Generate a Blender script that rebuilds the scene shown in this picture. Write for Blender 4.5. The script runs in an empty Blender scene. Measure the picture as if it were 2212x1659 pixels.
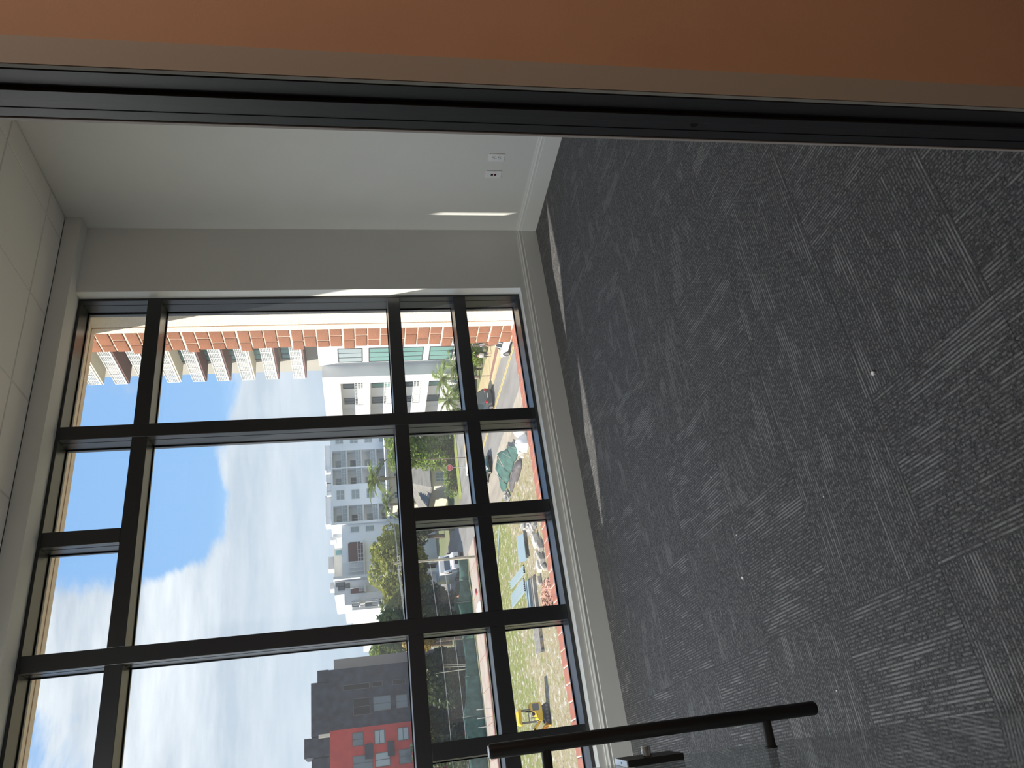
import bpy, math, random
import numpy as np
from mathutils import Vector, Matrix

random.seed(7)
rng = np.random.default_rng(11)
sc = bpy.context.scene
C = sc.collection
PI = math.pi

# ------------------------------------------------------------------ camera
F_PX, YAW, PITCH, ROLL = 1646.565, math.radians(28.9648), math.radians(-11.6185), math.radians(-2.0540)
CAM = np.array([0.0, 0.0, 1.423])
cy_, sy_, cp_, sp_ = math.cos(YAW), math.sin(YAW), math.cos(PITCH), math.sin(PITCH)
FWD = np.array([sy_*cp_, cy_*cp_, sp_])
r0_ = np.array([cy_, -sy_, 0.0]); u0_ = np.cross(r0_, FWD)
RGT = math.cos(ROLL)*r0_ + math.sin(ROLL)*u0_
UPV = -math.sin(ROLL)*r0_ + math.cos(ROLL)*u0_
cam_d = bpy.data.cameras.new('camera'); cam = bpy.data.objects.new('camera', cam_d); C.objects.link(cam)
cam_d.sensor_fit = 'HORIZONTAL'; cam_d.sensor_width = 36.0
cam_d.lens = F_PX/2212*36.0
cam_d.clip_start = 0.05; cam_d.clip_end = 2000
# the photograph was taken with the phone on its side: picture right is down, picture top is right
M = Matrix.Identity(4)
for i in range(3):
    M[i][0] = -UPV[i]; M[i][1] = RGT[i]; M[i][2] = -FWD[i]; M[i][3] = CAM[i]
cam.matrix_world = M
sc.camera = cam

def ray(x, y):
    return FWD*F_PX + RGT*((1659-y)-829.5) - UPV*(x-1106)
def on_x(x, y, X): d = ray(x, y); return CAM + d*(X-CAM[0])/d[0]
def on_y(x, y, Y): d = ray(x, y); return CAM + d*(Y-CAM[1])/d[1]
def on_z(x, y, Z): d = ray(x, y); return CAM + d*(Z-CAM[2])/d[2]

# ------------------------------------------------------------------ colour management
vs = sc.view_settings
vs.view_transform = 'Standard'; vs.look = 'None'; vs.gamma = 1.0; vs.use_curve_mapping = False
vs.exposure = 0.68
SKY = 0.84; SUN = 5.6; FILL_POWER = 32.0

# ------------------------------------------------------------------ world: broken cloud over blue
w = bpy.data.worlds.new('sky'); sc.world = w; w.use_nodes = True
nt = w.node_tree; N = nt.nodes; L = nt.links; N.clear()
out = N.new('ShaderNodeOutputWorld'); bg = N.new('ShaderNodeBackground'); L.new(bg.outputs[0], out.inputs[0])
tc = N.new('ShaderNodeTexCoord'); sep = N.new('ShaderNodeSeparateXYZ'); L.new(tc.outputs['Generated'], sep.inputs[0])
def mth(op, a, b=None, c=None, clamp=False):
    n = N.new('ShaderNodeMath'); n.operation = op; n.use_clamp = clamp
    for k, v in enumerate((a, b, c)):
        if v is None: continue
        if isinstance(v, (int, float)): n.inputs[k].default_value = v
        else: L.new(v, n.inputs[k])
    return n.outputs[0]
mp = N.new('ShaderNodeMapping'); mp.inputs['Scale'].default_value = (1.0, 1.0, 2.2); mp.inputs['Location'].default_value = (3.7, 1.9, 0.4)
L.new(tc.outputs['Generated'], mp.inputs[0])
n1 = N.new('ShaderNodeTexNoise'); n1.inputs['Scale'].default_value = 2.3; n1.inputs['Detail'].default_value = 9; n1.inputs['Roughness'].default_value = 0.64
n1.inputs['Distortion'].default_value = 0.35
L.new(mp.outputs[0], n1.inputs['Vector'])
mp2 = N.new('ShaderNodeMapping'); mp2.inputs['Scale'].default_value = (1.2, 1.2, 7.0)
L.new(tc.outputs['Generated'], mp2.inputs[0])
n2 = N.new('ShaderNodeTexNoise'); n2.inputs['Scale'].default_value = 3.2; n2.inputs['Detail'].default_value = 7; n2.inputs['Roughness'].default_value = 0.6
L.new(mp2.outputs[0], n2.inputs['Vector'])
elev = mth('MAXIMUM', sep.outputs[2], 0.0)
cov = mth('ADD', n1.outputs[0], mth('MULTIPLY', mth('SUBTRACT', 0.45, elev), 0.55))
def gap(px, py, r0, r1, amt):
    # a blue gap in the cloud deck, centred on a direction
    global cov
    d = ray(px, py); d = d/np.linalg.norm(d)
    vm = N.new('ShaderNodeVectorMath'); vm.operation = 'DOT_PRODUCT'; vm.inputs[1].default_value = tuple(d); L.new(tc.outputs['Generated'], vm.inputs[0])
    k = N.new('ShaderNodeMapRange'); k.interpolation_type = 'SMOOTHSTEP'; k.inputs['From Min'].default_value = math.cos(math.radians(r1)); k.inputs['From Max'].default_value = math.cos(math.radians(r0))
    k.inputs['To Max'].default_value = amt; L.new(vm.outputs['Value'], k.inputs['Value'])
    cov = mth('SUBTRACT', cov, k.outputs[0])
gap(250, 820, 3, 10, 0.26); gap(230, 1090, 2, 8, 0.26); gap(360, 1120, 1, 5, 0.16); gap(60, 1640, 1, 5, 0.14)
cr = N.new('ShaderNodeMapRange'); cr.interpolation_type = 'SMOOTHSTEP'
cr.inputs['From Min'].default_value = 0.475; cr.inputs['From Max'].default_value = 0.585; L.new(cov, cr.inputs['Value'])
blue = N.new('ShaderNodeMixRGB'); blue.inputs[1].default_value = (0.29, 0.50, 0.78, 1); blue.inputs[2].default_value = (0.17, 0.37, 0.74, 1)
L.new(mth('MULTIPLY', elev, 1.6, clamp=True), blue.inputs[0])
cld = N.new('ShaderNodeMixRGB'); cld.inputs[1].default_value = (0.46, 0.53, 0.62, 1); cld.inputs[2].default_value = (0.80, 0.85, 0.90, 1)
cm = N.new('ShaderNodeMapRange'); cm.inputs['From Min'].default_value = 0.36; cm.inputs['From Max'].default_value = 0.68; L.new(n2.outputs[0], cm.inputs['Value'])
L.new(cm.outputs[0], cld.inputs[0])
hz = N.new('ShaderNodeMixRGB'); hz.inputs[2].default_value = (0.42, 0.52, 0.63, 1); L.new(cld.outputs[0], hz.inputs[1])
L.new(mth('MULTIPLY', mth('SUBTRACT', 1.0, mth('MULTIPLY', elev, 4.5), clamp=True), 0.85), hz.inputs[0])
mixs = N.new('ShaderNodeMixRGB'); L.new(cr.outputs[0], mixs.inputs[0]); L.new(blue.outputs[0], mixs.inputs[1]); L.new(hz.outputs[0], mixs.inputs[2])
L.new(mixs.outputs[0], bg.inputs['Color']); bg.inputs['Strength'].default_value = SKY

# ------------------------------------------------------------------ sun: low over the street, nearly along the facade
sd = bpy.data.lights.new('sun', 'SUN'); sd.energy = SUN; sd.angle = math.radians(0.6); sd.color = (1.0, 0.93, 0.82)
so = bpy.data.objects.new('sun', sd); C.objects.link(so); so.location = (-60, 40, 60)
so.rotation_euler = Vector((3.25, -1.0, -3.6)).to_track_quat('-Z', 'Y').to_euler()

# ------------------------------------------------------------------ materials
MATS = {}
def mat(name, col, rough=0.6, spec=0.4, metal=0.0, var=0.0, vscale=6.0, bump=0.0, bscale=60.0, coat=0.0, trans=0.0, emit=None, stretch=None, col2=None):
    if name in MATS: return MATS[name]
    m = bpy.data.materials.new(name); m.use_nodes = True
    n = m.node_tree.nodes; l = m.node_tree.links; b = n['Principled BSDF']
    b.inputs['Base Color'].default_value = (*col, 1); b.inputs['Roughness'].default_value = rough
    b.inputs['Specular IOR Level'].default_value = spec; b.inputs['Metallic'].default_value = metal
    b.inputs['Coat Weight'].default_value = coat
    b.inputs['Transmission Weight'].default_value = trans
    t = n.new('ShaderNodeTexCoord'); src = t.outputs['Object']
    if stretch:
        mpn = n.new('ShaderNodeMapping'); mpn.inputs['Scale'].default_value = stretch; l.new(src, mpn.inputs[0]); src = mpn.outputs[0]
    if var > 0 or col2:
        nz = n.new('ShaderNodeTexNoise'); nz.inputs['Scale'].default_value = vscale; nz.inputs['Detail'].default_value = 6
        l.new(src, nz.inputs['Vector'])
        mx = n.new('ShaderNodeMixRGB'); c2 = col2 if col2 else tuple(c*(1+var) for c in col)
        mx.inputs[1].default_value = (*(c*(1-var) for c in col), 1) if not col2 else (*col, 1)
        mx.inputs[2].default_value = (*c2, 1)
        mr = n.new('ShaderNodeMapRange'); mr.inputs['From Min'].default_value = 0.33; mr.inputs['From Max'].default_value = 0.67
        l.new(nz.outputs[0], mr.inputs['Value']); l.new(mr.outputs[0], mx.inputs[0]); l.new(mx.outputs[0], b.inputs['Base Color'])
    if bump > 0:
        nb = n.new('ShaderNodeTexNoise'); nb.inputs['Scale'].default_value = bscale; nb.inputs['Detail'].default_value = 4
        l.new(src, nb.inputs['Vector'])
        bp = n.new('ShaderNodeBump'); bp.inputs['Strength'].default_value = bump; bp.inputs['Distance'].default_value = 0.02
        l.new(nb.outputs[0], bp.inputs['Height']); l.new(bp.outputs[0], b.inputs['Normal'])
    if emit:
        b.inputs['Emission Color'].default_value = (*emit[0], 1); b.inputs['Emission Strength'].default_value = emit[1]
    MATS[name] = m
    return m

def leaf_mat(name, col, var=0.5):
    if name in MATS: return MATS[name]
    m = mat(name, col, 0.55, 0.3, var=var, vscale=0.9)
    n = m.node_tree.nodes; l = m.node_tree.links; b = n['Principled BSDF']
    tr = n.new('ShaderNodeBsdfTranslucent'); mx = n.new('ShaderNodeMixShader'); mx.inputs[0].default_value = 0.3
    tr.inputs['Color'].default_value = (col[0]*1.6, col[1]*1.5, col[2]*0.9, 1)
    l.new(b.outputs[0], mx.inputs[1]); l.new(tr.outputs[0], mx.inputs[2]); l.new(mx.outputs[0], n['Material Output'].inputs[0])
    return m

def glass_mat(name, tint, dust, dustcol=(0.9, 0.92, 0.95), ior=1.45):
    m = bpy.data.materials.new(name); m.use_nodes = True
    n = m.node_tree.nodes; l = m.node_tree.links; n.clear()
    o = n.new('ShaderNodeOutputMaterial'); t = n.new('ShaderNodeBsdfTransparent'); t.inputs[0].default_value = (*tint, 1)
    g = n.new('ShaderNodeBsdfGlossy'); g.inputs['Roughness'].default_value = 0.02
    fr = n.new('ShaderNodeFresnel'); fr.inputs['IOR'].default_value = ior
    geo = n.new('ShaderNodeNewGeometry'); inv = n.new('ShaderNodeMath'); inv.operation = 'SUBTRACT'; inv.inputs[0].default_value = 1.0
    l.new(geo.outputs['Backfacing'], inv.inputs[1]); fm = n.new('ShaderNodeMath'); fm.operation = 'MULTIPLY'
    l.new(fr.outputs[0], fm.inputs[0]); l.new(inv.outputs[0], fm.inputs[1])       # reflect once, on the entering face
    m1 = n.new('ShaderNodeMixShader'); l.new(fm.outputs[0], m1.inputs[0]); l.new(t.outputs[0], m1.inputs[1]); l.new(g.outputs[0], m1.inputs[2])
    d = n.new('ShaderNodeBsdfTranslucent'); d.inputs[0].default_value = (*dustcol, 1)
    tcn = n.new('ShaderNodeTexCoord'); nz = n.new('ShaderNodeTexNoise'); nz.inputs['Scale'].default_value = 2.2; nz.inputs['Detail'].default_value = 8
    l.new(tcn.outputs['Object'], nz.inputs['Vector'])
    mr = n.new('ShaderNodeMapRange'); mr.inputs['To Min'].default_value = dust*0.7; mr.inputs['To Max'].default_value = dust*1.3
    l.new(nz.outputs[0], mr.inputs['Value'])
    m2 = n.new('ShaderNodeMixShader'); l.new(mr.outputs[0], m2.inputs[0]); l.new(m1.outputs[0], m2.inputs[1]); l.new(d.outputs[0], m2.inputs[2])
    l.new(m2.outputs[0], o.inputs[0]); MATS[name] = m
    return m

# ------------------------------------------------------------------ mesh helpers
class MB:
    def __init__(s): s.v = []; s.f = []
    def add(s, v, f):
        o = len(s.v); s.v += [tuple(map(float, p)) for p in v]; s.f += [tuple(i+o for i in q) for q in f]; return s
    def box(s, x0, x1, y0, y1, z0, z1):
        v = [(x, y, z) for x in (x0, x1) for y in (y0, y1) for z in (z0, z1)]
        return s.add(v, [(0, 1, 3, 2), (4, 6, 7, 5), (0, 4, 5, 1), (2, 3, 7, 6), (0, 2, 6, 4), (1, 5, 7, 3)])
    def cbox(s, x0, x1, y0, y1, z0, z1, c):
        # a box with chamfered edges
        if c <= 0: return s.box(x0, x1, y0, y1, z0, z1)
        P = []; idx = {}
        for ix, (X, dx) in enumerate(((x0, 1), (x1, -1))):
            for iy, (Y, dy) in enumerate(((y0, 1), (y1, -1))):
                for iz, (Z, dz) in enumerate(((z0, 1), (z1, -1))):
                    for a in range(3):
                        p = [X+dx*c, Y+dy*c, Z+dz*c]; p[a] = (X, Y, Z)[a]
                        idx[(ix, iy, iz, a)] = len(P); P.append(p)
        f = []
        def q(*k): f.append(tuple(idx[i] for i in k))
        q((0,0,0,0),(0,0,1,0),(0,1,1,0),(0,1,0,0)); q((1,0,0,0),(1,1,0,0),(1,1,1,0),(1,0,1,0))
        q((0,0,0,1),(1,0,0,1),(1,0,1,1),(0,0,1,1)); q((0,1,0,1),(0,1,1,1),(1,1,1,1),(1,1,0,1))
        q((0,0,0,2),(0,1,0,2),(1,1,0,2),(1,0,0,2)); q((0,0,1,2),(1,0,1,2),(1,1,1,2),(0,1,1,2))
        for iy in (0, 1):
            for iz in (0, 1): q((0,iy,iz,1),(1,iy,iz,1),(1,iy,iz,2),(0,iy,iz,2))
        for ix in (0, 1):
            for iz in (0, 1): q((ix,0,iz,0),(ix,1,iz,0),(ix,1,iz,2),(ix,0,iz,2))
            for iy in (0, 1): q((ix,iy,0,0),(ix,iy,1,0),(ix,iy,1,1),(ix,iy,0,1))
            for iy in (0, 1):
                for iz in (0, 1): q((ix,iy,iz,0),(ix,iy,iz,1),(ix,iy,iz,2))
        return s.add(P, f)
    def obox(s, c, size, rz=0.0, rx=0.0, ry=0.0):
        R = Matrix.Rotation(rz, 3, 'Z') @ Matrix.Rotation(ry, 3, 'Y') @ Matrix.Rotation(rx, 3, 'X')
        h = [k/2 for k in size]
        v = [Vector(c) + R @ Vector((a*h[0], b*h[1], d*h[2])) for a in (-1, 1) for b in (-1, 1) for d in (-1, 1)]
        return s.add(v, [(0, 1, 3, 2), (4, 6, 7, 5), (0, 4, 5, 1), (2, 3, 7, 6), (0, 2, 6, 4), (1, 5, 7, 3)])
    def tube(s, pts, r, n=10, caps=True):
        pts = [Vector(p) for p in pts]; rs = r if isinstance(r, (list, tuple)) else [r]*len(pts)
        o = len(s.v); ref = None
        for i, p in enumerate(pts):
            d = (pts[min(i+1, len(pts)-1)] - pts[max(i-1, 0)]).normalized()
            if ref is None: ref = Vector((0, 0, 1)) if abs(d.z) < 0.9 else Vector((1, 0, 0))
            a = d.cross(ref).normalized(); b = d.cross(a).normalized(); ref = -b if False else ref
            for k in range(n):
                t = 2*PI*k/n; s.v.append(tuple(p + (a*math.cos(t)+b*math.sin(t))*rs[i]))
        for i in range(len(pts)-1):
            for k in range(n):
                s.f.append((o+i*n+k, o+i*n+(k+1) % n, o+(i+1)*n+(k+1) % n, o+(i+1)*n+k))
        if caps:
            s.f.append(tuple(o+k for k in range(n))[::-1]); e = o+(len(pts)-1)*n; s.f.append(tuple(e+k for k in range(n)))
        return s
    def prism(s, poly, a0, a1, axis):
        # poly in the two other axes (cyclic order), extruded along axis
        def P(u, v, a): return {'x': (a, u, v), 'y': (u, a, v), 'z': (u, v, a)}[axis]
        n = len(poly); v = [P(u, q, a0) for u, q in poly] + [P(u, q, a1) for u, q in poly]
        f = [tuple(range(n))[::-1], tuple(range(n, 2*n))] + [(i, (i+1) % n, n+(i+1) % n, n+i) for i in range(n)]
        return s.add(v, f)
    def loft(s, rings, close=True):
        n = len(rings[0]); o = len(s.v)
        for r in rings: s.v += [tuple(map(float, p)) for p in r]
        for i in range(len(rings)-1):
            for k in range(n): s.f.append((o+i*n+k, o+i*n+(k+1) % n, o+(i+1)*n+(k+1) % n, o+(i+1)*n+k))
        if close:
            s.f.append(tuple(o+k for k in range(n))[::-1]); e = o+(len(rings)-1)*n; s.f.append(tuple(e+k for k in range(n)))
        return s
    def mesh(s, name):
        me = bpy.data.meshes.new(name); me.from_pydata(s.v, [], s.f); me.update()
        import bmesh
        if len(s.f) < 30000:
            bm = bmesh.new(); bm.from_mesh(me); bmesh.ops.recalc_face_normals(bm, faces=bm.faces); bm.to_mesh(me); bm.free()
        return me
    def build(s, name, m, parent=None, smooth=False):
        return link(name, s.mesh(name), m, parent, smooth)

def link(name, me, m, parent=None, smooth=False):
    if isinstance(m, bpy.types.Material) and len(me.materials) == 0: me.materials.append(m)
    if smooth:
        for p in me.polygons: p.use_smooth = True
    o = bpy.data.objects.new(name, me); C.objects.link(o)
    if parent is not None: o.parent = parent
    return o
def smooth_angle(o, deg=35):
    me = o.data
    for p in me.polygons: p.use_smooth = True
    me.set_sharp_from_angle(angle=math.radians(deg)); return o
def tag(o, label=None, cat=None, group=None, kind=None):
    if label: o['label'] = label
    if cat: o['category'] = cat
    if group: o['group'] = group
    if kind: o['kind'] = kind
    return o
def empty(name, loc=(0, 0, 0), rz=0.0):
    e = bpy.data.objects.new(name, None); C.objects.link(e); e.location = loc; e.rotation_euler = (0, 0, rz); e.empty_display_size = 0.1
    return e
def thing(name, label, cat, loc=(0, 0, 0), rz=0.0, group=None):
    return tag(empty(name, loc, rz), label, cat, group)
def world_child(o, p):
    # keeps a part modelled in world coordinates in place under an unrotated parent
    o.parent = p; o.matrix_parent_inverse = Matrix.Translation(-Vector(p.location)); return o
def copy_tree(o, parent=None):
    c = o.copy(); C.objects.link(c); c.parent = parent
    for ch in list(o.children): copy_tree(ch, c)
    return c
def structure(o, label=None):
    o['kind'] = 'structure'
    if label: o['label'] = label
    return o

# ------------------------------------------------------------------ palette of the room
m_wall = mat('wall_paint', (0.82, 0.825, 0.80), 0.62, 0.3, var=0.015, vscale=3, bump=0.03, bscale=350)
m_base = mat('base_paint', (0.87, 0.88, 0.86), 0.45, 0.4)
m_ceil = mat('ceiling_tile_fibre', (0.92, 0.90, 0.86), 0.9, 0.1, bump=0.12, bscale=420)
m_grid = mat('ceiling_grid_metal', (0.78, 0.76, 0.72), 0.5, 0.3)
m_frame = mat('dark_anodised_frame', (0.022, 0.023, 0.026), 0.32, 0.6, var=0.05, vscale=4)
m_gasket = mat('rubber_gasket', (0.008, 0.008, 0.01), 0.7, 0.2)
m_black = mat('black_metal', (0.010, 0.010, 0.011), 0.5, 0.3)
m_jamb = mat('door_jamb_black', (0.028, 0.028, 0.032), 0.42, 0.4)
m_chrome = mat('chrome', (0.75, 0.76, 0.78), 0.12, 0.5, metal=1.0)
m_satin = mat('satin_steel', (0.62, 0.64, 0.68), 0.35, 0.5, metal=0.9)
m_plate = mat('white_plastic', (0.95, 0.95, 0.95), 0.35, 0.5)
m_slot = mat('slot_black', (0.01, 0.01, 0.012), 0.6, 0.2)
m_glass = glass_mat('window_glass', (0.985, 0.99, 0.985), 0.034)
m_doorglass = glass_mat('door_glass', (0.95, 0.97, 0.96), 0.004, ior=3.0)
m_edge = mat('glass_edge_green', (0.30, 0.36, 0.34), 0.25, 0.5)

# carpet: grey loop pile with broken lighter yarn lines along the tile
def carpet():
    m = bpy.data.materials.new('carpet_loop'); m.use_nodes = True
    n = m.node_tree.nodes; l = m.node_tree.links; b = n['Principled BSDF']
    def mt(op, a, bb=None, clamp=False):
        k = n.new('ShaderNodeMath'); k.operation = op; k.use_clamp = clamp
        for i, v in enumerate((a, bb)):
            if v is None: continue
            if isinstance(v, (int, float)): k.inputs[i].default_value = v
            else: l.new(v, k.inputs[i])
        return k.outputs[0]
    t = n.new('ShaderNodeTexCoord'); s = n.new('ShaderNodeSeparateXYZ'); l.new(t.outputs['Object'], s.inputs[0])
    oi = n.new('ShaderNodeObjectInfo'); rnd = oi.outputs['Random']
    PITCHL = 0.0105
    yy = mt('DIVIDE', s.outputs[1], PITCHL); row = mt('FLOOR', yy); fr = mt('SUBTRACT', yy, row)
    ridge = mt('SUBTRACT', 1.0, mt('MULTIPLY', mt('ABSOLUTE', mt('SUBTRACT', fr, 0.5)), 2.0))     # 1 on the yarn
    def noise(vec, detail=2, scale=1.0):
        k = n.new('ShaderNodeTexNoise'); k.inputs['Scale'].default_value = scale; k.inputs['Detail'].default_value = detail; l.new(vec, k.inputs['Vector']); return k.outputs[0]
    def comb(x, y, z):
        k = n.new('ShaderNodeCombineXYZ')
        for i, v in enumerate((x, y, z)):
            if isinstance(v, (int, float)): k.inputs[i].default_value = v
            else: l.new(v, k.inputs[i])
        return k.outputs[0]
    roff = mt('MULTIPLY', rnd, 57.0)
    def rng2(v, lo, hi, t0=0.0, t1=1.0):
        k = n.new('ShaderNodeMapRange'); k.inputs['From Min'].default_value = lo; k.inputs['From Max'].default_value = hi; k.inputs['To Min'].default_value = t0; k.inputs['To Max'].default_value = t1; l.new(v, k.inputs['Value']); return k.outputs[0]
    dash = noise(comb(mt('MULTIPLY', s.outputs[0], 120.0), mt('MULTIPLY', row, 7.31), roff), 1)          # single loops along a row
    lng = noise(comb(mt('MULTIPLY', s.outputs[0], 9.0), mt('MULTIPLY', row, 3.17), roff), 2)               # longer runs of light yarn
    patch = noise(comb(mt('MULTIPLY', s.outputs[0], 5.0), mt('MULTIPLY', s.outputs[1], 11.0), roff), 1)
    rd = rng2(ridge, 0.25, 0.75)
    bead = mt('MULTIPLY', rng2(dash, 0.40, 0.62), rd)
    run = mt('MULTIPLY', rng2(mt('ADD', mt('MULTIPLY', lng, 1.0), mt('MULTIPLY', patch, 0.9)), 1.00, 1.12), rd)
    run = mt('MULTIPLY', run, rng2(dash, 0.25, 0.50, 0.35, 1.0))
    line = mt('MAXIMUM', mt('MULTIPLY', bead, 0.5), mt('MULTIPLY', run, 0.8))
    fleck = noise(comb(mt('MULTIPLY', s.outputs[0], 210.0), mt('MULTIPLY', s.outputs[1], 260.0), roff), 3)
    base = n.new('ShaderNodeMixRGB'); base.inputs[1].default_value = (0.030, 0.030, 0.032, 1); base.inputs[2].default_value = (0.105, 0.105, 0.11, 1)
    l.new(rng2(fleck, 0.32, 0.72), base.inputs[0])
    mx = n.new('ShaderNodeMixRGB'); mx.inputs[2].default_value = (0.34, 0.34, 0.345, 1); l.new(base.outputs[0], mx.inputs[1]); l.new(mt('MULTIPLY', line, 0.85), mx.inputs[0])
    l.new(mx.outputs[0], b.inputs['Base Color'])
    b.inputs['Roughness'].default_value = 0.85; b.inputs['Specular IOR Level'].default_value = 0.25
    b.inputs['Sheen Weight'].default_value = 0.12; b.inputs['Sheen Roughness'].default_value = 0.5
    bp = n.new('ShaderNodeBump'); bp.inputs['Strength'].default_value = 0.55; bp.inputs['Distance'].default_value = 0.004
    l.new(mt('ADD', mt('MULTIPLY', fleck, 1.0), mt('MULTIPLY', line, 0.8)), bp.inputs['Height']); l.new(bp.outputs[0], b.inputs['Normal'])
    return m
m_carpet = carpet()

# ------------------------------------------------------------------ room shell
XR, YWALL, ZC = 3.856, 4.498, 3.321          # right wall, window wall, ceiling
XL = -9.6                                     # left wall (out of the picture)
YW, YG = 4.576, 4.735                         # inner face of the window frame, glass
# floor: screed with carpet tiles
floor = MB().box(XL, XR, -1.9, YWALL, -0.2, -0.006).build('floor', mat('floor_screed', (0.12, 0.12, 0.12), 0.9)); structure(floor, 'grey patterned carpet tiles across the room')
TP = 0.4885
tile_me = MB().cbox(-TP/2+0.0002, TP/2-0.0002, -TP/2+0.0002, TP/2-0.0002, -0.006, 0.0, 0.0004).mesh('carpet_tile'); tile_me.materials.append(m_carpet)
nx0, nx1 = -20, 7; ny0, ny1 = -6, 7
for i in range(nx0, nx1+1):
    for j in range(ny0, ny1+1):
        x = 0.86+TP*(i+0.5); y = 1.21+TP*(j+0.5)
        if x-TP/2 > XR-0.02 or y-TP/2 > YWALL-0.02 or y < -1.6 or x < XL+0.1: continue
        rot = ((i+j) % 2)*PI/2
        if random.random() < 0.22: rot = random.choice((0, PI/2))
        if random.random() < 0.5: rot += PI
        x1 = min(x+TP/2, XR-0.001); y1 = min(y+TP/2, YWALL-0.001)
        if x1 < x+TP/2-0.01 or y1 < y+TP/2-0.01:
            # tiles cut to the wall
            hx0, hx1, hy0, hy1 = -TP/2, x1-x, -TP/2, y1-y
            k = int(round(rot/(PI/2))) % 4
            c = [(hx0, hy0), (hx1, hy0), (hx1, hy1), (hx0, hy1)]
            Rm = Matrix.Rotation(-k*PI/2, 2)
            c = [Rm @ Vector(p) for p in c]; xs = [p.x for p in c]; ys = [p.y for p in c]
            o = MB().cbox(min(xs)+0.0002, max(xs)-0.0002, min(ys)+0.0002, max(ys)-0.0002, -0.006, 0.0, 0.0004).build('carpet_tile', m_carpet, floor)
        else:
            o = link('carpet_tile', tile_me, m_carpet, floor)
        o.location = (x, y, 0); o.rotation_euler = (0, 0, rot)

structure(MB().box(XR, XR+0.2, 0.97, YWALL+0.3, -0.2, 3.6).build('wall_right', m_wall), 'pale painted side wall with two outlets')
structure(MB().box(XL-0.2, XL, -1.9, YWALL+0.3, -0.2, 3.6).build('wall_left', m_wall))
# window wall with its opening
OX0, OX1, OZ0, OZ1 = -2.377, 3.305, 0.194, 3.222
wf = MB()
PX0, PX1 = -8.90, -3.28                        # opening of the added, unseen window that brings in more daylight
wf.box(OX1, XR, YWALL, YG+0.01, -0.2, 3.6).box(PX1, OX0, YWALL, YG+0.01, -0.2, 3.6).box(XL, PX0, YWALL, YG+0.01, -0.2, 3.6)
for xa_, xb_ in ((OX0, OX1), (PX0, PX1)): wf.box(xa_, xb_, YWALL, YG+0.01, -0.2, OZ0).box(xa_, xb_, YWALL, YG+0.01, OZ1, 3.6)
structure(wf.build('wall_front', m_wall), 'pale painted window wall')
# boxed header above the window
structure(MB().box(XL, XR-0.0005, 4.388, YWALL-0.0005, 3.216, ZC-0.0005).build('trim_1', m_wall), 'painted header box running above the window')
# baseboards: flat board with a stepped cap
def base_profile(t=0.014, h=0.153):
    return [(0, 0), (-t, 0), (-t, h-0.038), (-t+0.003, h-0.036), (-t+0.003, h-0.024), (-t+0.001, h-0.022), (-t+0.001, h-0.018), (-t+0.006, h-0.010), (-t+0.007, h), (0, h)]
bp = base_profile()
structure(MB().prism([(YWALL+u, z) for u, z in bp], XL, XR, 'x').build('baseboard_front', m_base), 'white painted baseboard under the window')
structure(MB().prism([(XR+u, z) for u, z in bp], 0.97, YWALL-0.001, 'y').build('baseboard_right', m_base), 'white painted baseboard along the side wall')

# ceiling: lay-in tiles on a metal grid
ceil = MB().box(XL, XR, -1.9, YWALL, ZC+0.02, ZC+0.2).build('ceiling', mat('ceiling_void', (0.5, 0.49, 0.46), 0.9)); structure(ceil, 'suspended ceiling of square white tiles')
CP = 0.6135; gx = 3.652; gy = 4.123
xs = sorted([gx-CP*k for k in range(0, 22)] + [XR]); xs = [XL]+[x for x in xs if x > XL+0.05]
ys = [gy-CP*k for k in range(0, 10)]; ys = sorted([y for y in ys if y > 0.95]+[4.388, 0.97])
full = MB().cbox(-CP/2+0.006, CP/2-0.006, -CP/2+0.006, CP/2-0.006, 0, 0.018, 0.003).mesh('ceiling_tile'); full.materials.append(m_ceil)
# fill panels added out of view to brighten the room; two tile fields each
LIGHTS = [(gx-11*CP, gx-9*CP, gy-CP, gy), (gx-8*CP, gx-6*CP, gy-CP, gy)]
def lit_cell(x, y): return any(q[0] < x < q[1] and q[2] < y < q[3] for q in LIGHTS)
for a in range(len(xs)-1):
    for b in range(len(ys)-1):
        wx, wy = xs[a+1]-xs[a], ys[b+1]-ys[b]
        if wx < 0.03 or wy < 0.03 or lit_cell((xs[a]+xs[a+1])/2, (ys[b]+ys[b+1])/2): continue
        if abs(wx-CP) < 1e-3 and abs(wy-CP) < 1e-3:
            o = link('ceiling_tile', full, m_ceil, ceil)
            o.location = ((xs[a]+xs[a+1])/2, (ys[b]+ys[b+1])/2, ZC)
        else:
            o = MB().cbox(-wx/2+0.006, wx/2-0.006, -wy/2+0.006, wy/2-0.006, 0, 0.018, 0.003).build('ceiling_tile', m_ceil, ceil)
            o.location = ((xs[a]+xs[a+1])/2, (ys[b]+ys[b+1])/2, ZC)
for x in xs[1:-1]:
    MB().box(x-0.008, x+0.008, ys[0], ys[-1], ZC+0.004, ZC+0.02).build('grid_bar', m_grid, ceil)
for y in ys[1:-1]:
    MB().box(XL, XR, y-0.008, y+0.008, ZC+0.0045, ZC+0.02).build('grid_bar', m_grid, ceil)

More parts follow.
